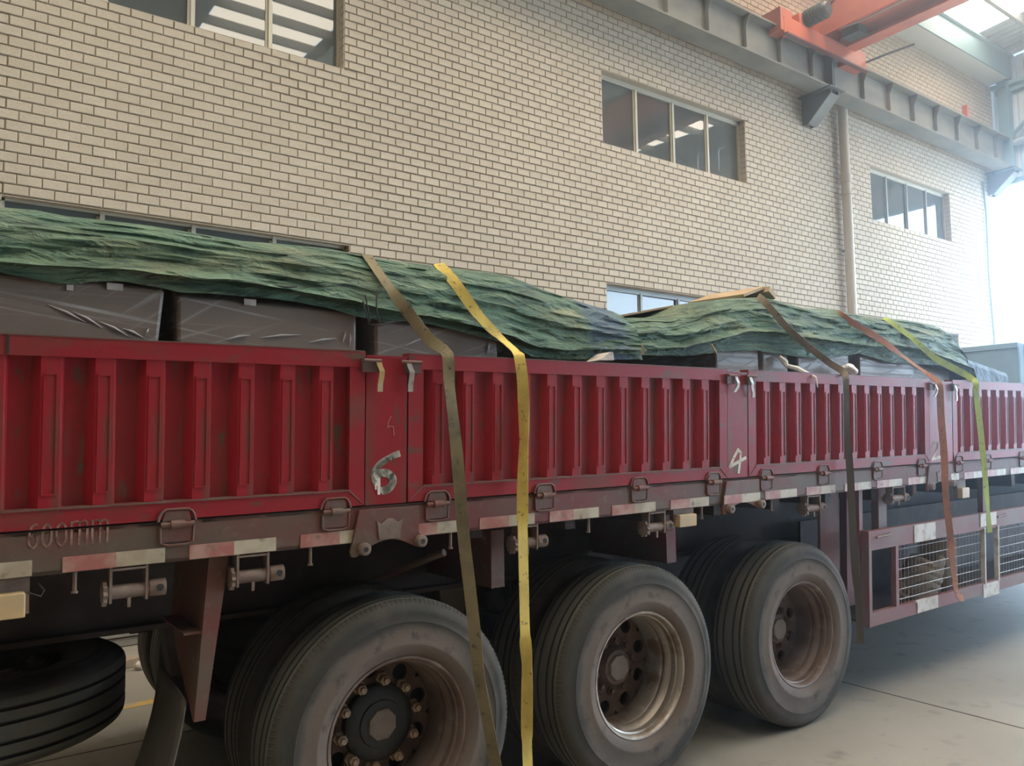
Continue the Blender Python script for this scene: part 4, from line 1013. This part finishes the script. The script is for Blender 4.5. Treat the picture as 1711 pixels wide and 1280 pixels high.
# cardboard and foam bits
def slabbox(mb, c, sx, sy, sz, rot):
    m = Matrix.Translation(c) @ Matrix.Rotation(rot[2], 4, 'Z') @ Matrix.Rotation(rot[1], 4, 'Y') @ Matrix.Rotation(rot[0], 4, 'X')
    b = MB().box(-sx, sx, -sy, sy, -sz, sz); return mb.add([tuple(m @ Vector(v)) for v in b.v], b.f)
tag(put('cardboard_sheet', slabbox(MB(), (3.36, .80, 2.435), .27, .25, .006, (0, -.22, .05)), M_card), 'tan cardboard sheet lying on the sagging tarp below the middle window', 'cardboard')
tag(put('cardboard_sheet', slabbox(slabbox(MB(), (4.22, .62, 2.628), .16, .20, .010, (0, -.30, .2)), (4.42, .60, 2.640), .05, .18, .02, (0, .4, .2)), M_card), 'folded tan cardboard propped on the tarp peak where the thin tan strap starts', 'cardboard')
tag(put('timber_wedge', MB().prism([(2.52, 2.045), (2.62, 2.05), (2.615, 2.088), (2.60, 2.09)], .02, .12, 'y'), M_label), 'pale wooden wedge poking out above the side board under the tarp join', 'wood')
fm = bmesh.new(); bmesh.ops.create_icosphere(fm, subdivisions=3, radius=.05)
for v in fm.verts: v.co *= 1 + .35 * noise.noise(v.co * 25); v.co.x *= 1.1; v.co.z *= .8
me = bpy.data.meshes.new('foam_scrap'); fm.to_mesh(me); fm.free(); me.materials.append(M_foam)
tag(obj('foam_scrap', me, None, (4.735, .07, 2.10)), 'white foam scrap wedged between the crate and the side board', 'foam')
# pale covered block at the very front
blk = put('cargo_block', MB().box(8.2, 8.34, .43, 2.4, 1.45, 2.555), M_tarpaulin_block, bevel=.02)
put('cover_side', MB().box(8.345, 9.4, .40, 2.4, 1.45, 2.55), M_tarpaulin_block, blk, bevel=.02)
put('cover_rim', MB().box(8.19, 8.20, .43, 2.38, 2.50, 2.545), M_tarpaulin_block, blk)
tag(blk, 'pale blue covered block of cargo at the front end of the trailer bed', 'cargo')
dk = MB(); slabbox(dk, (7.0, .55, 2.14), .42, .35, .12, (0, .12, 0))
tag(put('folded_tarp', dk, mat('dark_blue_tarp', (0.05, 0.09, 0.13), .6, bump=(9, ONE, .6, .05)), bevel=.05), 'dark blue folded tarp lying between the green tarp and the pale blue block', 'tarp')

def strap(nm, pts, ratios, col, dark, label, width=.050, lower_col=None):
    """ribbon through pts; ratio = how much of its width faces sideways (twist)"""
    P = [Vector(p) for p in pts]; D = []; Rr = []
    n = 6
    for i in range(len(P) - 1):
        p0 = P[max(i - 1, 0)]; p1 = P[i]; p2 = P[i + 1]; p3 = P[min(i + 2, len(P) - 1)]
        for k in range(n):
            t = k / n
            D.append(.5 * (2 * p1 + (p2 - p0) * t + (2 * p0 - 5 * p1 + 4 * p2 - p3) * t * t + (3 * p1 - p0 - 3 * p2 + p3) * t ** 3)); Rr.append(ratios[i] + (ratios[i + 1] - ratios[i]) * t)
    D.append(P[-1]); Rr.append(ratios[-1]); vs = []
    for i, p in enumerate(D):
        t = (D[min(i + 1, len(D) - 1)] - D[max(i - 1, 0)]).normalized()
        l = Vector((1, 0, 0)); l = (l - t * l.dot(t)).normalized(); b = t.cross(l).normalized()
        a = math.acos(max(-1, min(1, Rr[i])))
        s = l * math.cos(a) + b * math.sin(a); q = t.cross(s).normalized() * .0012
        h = s * width / 2
        vs += [p - h - q, p + h - q, p + h + q, p - h + q]
    m = len(D); fs = [(0, 1, 2, 3), (4 * m - 1, 4 * m - 2, 4 * m - 3, 4 * m - 4)]
    for i in range(m - 1):
        for k in range(4): fs.append((4 * i + k, 4 * i + 4 + k, 4 * i + 4 + (k + 1) % 4, 4 * i + (k + 1) % 4))
    return tag(put(nm, MB().add(vs, fs), make_strap_mat(nm + '_' + label.split()[0], col, dark, lower_col), None, True), label, 'strap', 'load straps over the trailer side')
Y = -.062
strap('load_strap', [(1.60, .62, 2.495), (1.48, .37, 2.486), (1.425, .255, 2.455), (1.436, .158, 2.360), (1.464, .118, 2.294), (1.508, .100, 2.231), (1.550, .078, 2.169), (1.583, .021, 2.088), (1.628, -.040, 2.030), (1.631, Y, 1.99), (1.633, Y, 1.899), (1.651, Y, 1.754), (1.667, Y, 1.608), (1.68, Y, 1.464), (1.697, Y, 1.271), (1.723, Y, 1.067), (1.744, Y, .887), (1.762, Y, .719), (1.803, Y, .523), (1.838, Y, .352), (1.88, Y, .10)],
      [1, 1, 1, 1, 1, .9, .55, .45, .95, .95, 1, 1, .95, .9, .9, .85, .75, .5, .55, .6, .6], (0.235, 0.185, 0.095), (0.15, 0.115, 0.065), 'tan and olive load strap hanging left of the yellow strap over the first wheel')
strap('load_strap', [(1.98, .62, 2.495), (1.85, .385, 2.498), (1.798, .285, 2.470), (1.796, .180, 2.390), (1.818, .130, 2.322), (1.895, .105, 2.215), (1.985, .085, 2.130), (2.0, -.02, 2.052), (1.993, -.056, 2.018), (2.003, Y, 1.911), (2.006, Y, 1.756), (2.004, Y, 1.653), (1.995, Y, 1.5), (1.991, Y, 1.298), (1.993, Y, 1.048), (1.995, Y, .849), (2.002, Y, .725), (2.0, Y, .603), (1.996, Y, .41), (1.999, Y, .265), (2.0, Y, .06)],
      [1, 1, .9, .8, .9, 1, 1, 1, .95, .9, .5, .2, .5, 1, 1, 1, .35, .6, 1, 1, .9], (0.70, 0.52, 0.12), (0.50, 0.36, 0.09), 'bright yellow twisted load strap hanging between the first and second wheels')
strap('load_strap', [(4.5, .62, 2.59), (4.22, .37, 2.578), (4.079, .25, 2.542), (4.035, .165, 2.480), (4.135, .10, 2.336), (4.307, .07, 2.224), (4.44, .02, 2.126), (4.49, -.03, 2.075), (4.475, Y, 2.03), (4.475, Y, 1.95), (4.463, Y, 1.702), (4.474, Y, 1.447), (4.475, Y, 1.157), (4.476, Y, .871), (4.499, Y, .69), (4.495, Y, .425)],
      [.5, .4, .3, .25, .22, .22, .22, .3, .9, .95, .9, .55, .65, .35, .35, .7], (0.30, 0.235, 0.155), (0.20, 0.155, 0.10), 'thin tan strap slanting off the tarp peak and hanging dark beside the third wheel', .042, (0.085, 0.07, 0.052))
strap('load_strap', [(5.5, .62, 2.575), (5.1, .37, 2.545), (4.893, .22, 2.500), (4.996, .155, 2.42), (5.168, .125, 2.358), (5.4, .09, 2.251), (5.56, .022, 2.135), (5.63, -.035, 2.068), (5.63, -.062, 2.03), (5.639, Y, 1.96), (5.632, Y, 1.784), (5.645, Y, 1.534), (5.636, Y, 1.244), (5.669, Y, .954), (5.672, Y, .831), (5.71, Y, .582), (5.781, Y - .01, .533)],
      [.4, .4, .4, .6, .9, 1, 1, .9, .9, .85, .8, .8, .85, .9, .95, 1, 1], (0.40, 0.155, 0.075), (0.26, 0.12, 0.075), 'rust orange load strap hanging over the post painted 2')
strap('load_strap', [(6.15, .62, 2.585), (5.74, .37, 2.555), (5.490, .21, 2.512), (5.654, .128, 2.385), (5.87, .072, 2.240), (6.10, .02, 2.151), (6.18, -.03, 2.095), (6.175, -.066, 2.05), (6.177, Y, 1.98), (6.212, Y, 1.7), (6.238, Y, 1.39), (6.25, Y, 1.126), (6.255, Y, .951)],
      [.9, .9, .9, .95, .8, .6, .7, .9, .9, .9, .95, 1, .95], (0.42, 0.52, 0.085), (0.34, 0.40, 0.13), 'pale lime green load strap farthest towards the front of the trailer')

# ------------------------------------------------------------------ small things on the floor
rc = tag(empty('rope_bundle', (5.95, .35, .455)), 'tan rope bundle stowed behind the wire mesh of the side guard', 'rope')
for k in range(5):
    put('rope_coil', MB().tube([(.20 * math.cos(t) * (1 - .08 * k) + .04 * k, .10 * math.sin(t), .03 + .055 * k + .02 * math.sin(3 * t + k)) for t in [2 * PI * q / 24 for q in range(25)]], .034, 8, False), M_rope, rc, True)
sk = MB(); slabbox(sk, (6.30, .35, .69), .11, .12, .21, (0, .05, .1))
tag(put('hessian_sack', sk, mat('brown_hessian', (0.27, 0.20, 0.15), .9, bump=(60, ONE, .4)), bevel=.05), 'brown sack standing beside the rope bundle behind the guard mesh', 'sack')
bk = MB(); slabbox(bk, (1.15, 3.92, .032), .085, .045, .032, (0, 0, .4))
tag(put('loose_brick', bk, M_rope, bevel=.006), 'loose brick lying on the floor between the wheels near the wall', 'brick')
fm = bmesh.new(); bmesh.ops.create_icosphere(fm, subdivisions=2, radius=.04)
for v in fm.verts: v.co *= 1 + .3 * noise.noise(v.co * 30)
me = bpy.data.meshes.new('pebble'); fm.to_mesh(me); fm.free(); me.materials.append(M_label)
tag(obj('pebble', me, None, (1.215, 3.78, .028)), 'pale rubble lump on the floor beside the loose brick', 'rubble')
for k, (y, z, ln) in enumerate(((4.72, .04, 2.6), (4.70, .12, 2.5), (4.74, .20, 2.3))):
    tag(put('timber_plank', MB().box(.2 - .2 * k, .2 - .2 * k + ln, y - .1, y + .1, z - .035, z + .035), M_plank, bevel=.004),
        ('lowest', 'middle', 'topmost')[k] + ' grey timber plank of the stack at the foot of the brick wall', 'plank', 'planks at the foot of the wall')

# thin haze volume added to stand in for lens glare from the doorway
hz = bpy.data.materials.new('glare_haze'); hz.use_nodes = True; nt = hz.node_tree
for n_ in list(nt.nodes):
    if n_.type != 'OUTPUT_MATERIAL': nt.nodes.remove(n_)
vs_ = nt.nodes.new('ShaderNodeVolumeScatter'); vs_.inputs['Density'].default_value = 0.014; vs_.inputs['Anisotropy'].default_value = 0.88
vs_.inputs['Color'].default_value = (0.78, 0.89, 1.0, 1)
nt.links.new(vs_.outputs[0], nt.nodes['Material Output'].inputs['Volume'])
haze = tag(put('glare_veil', MB().box(-12.1, GX + .25, -13.1, 5.22, -.1, 11.9), hz), 'thin added haze standing in for lens glare towards the bright doorway', 'haze', kind='stuff')
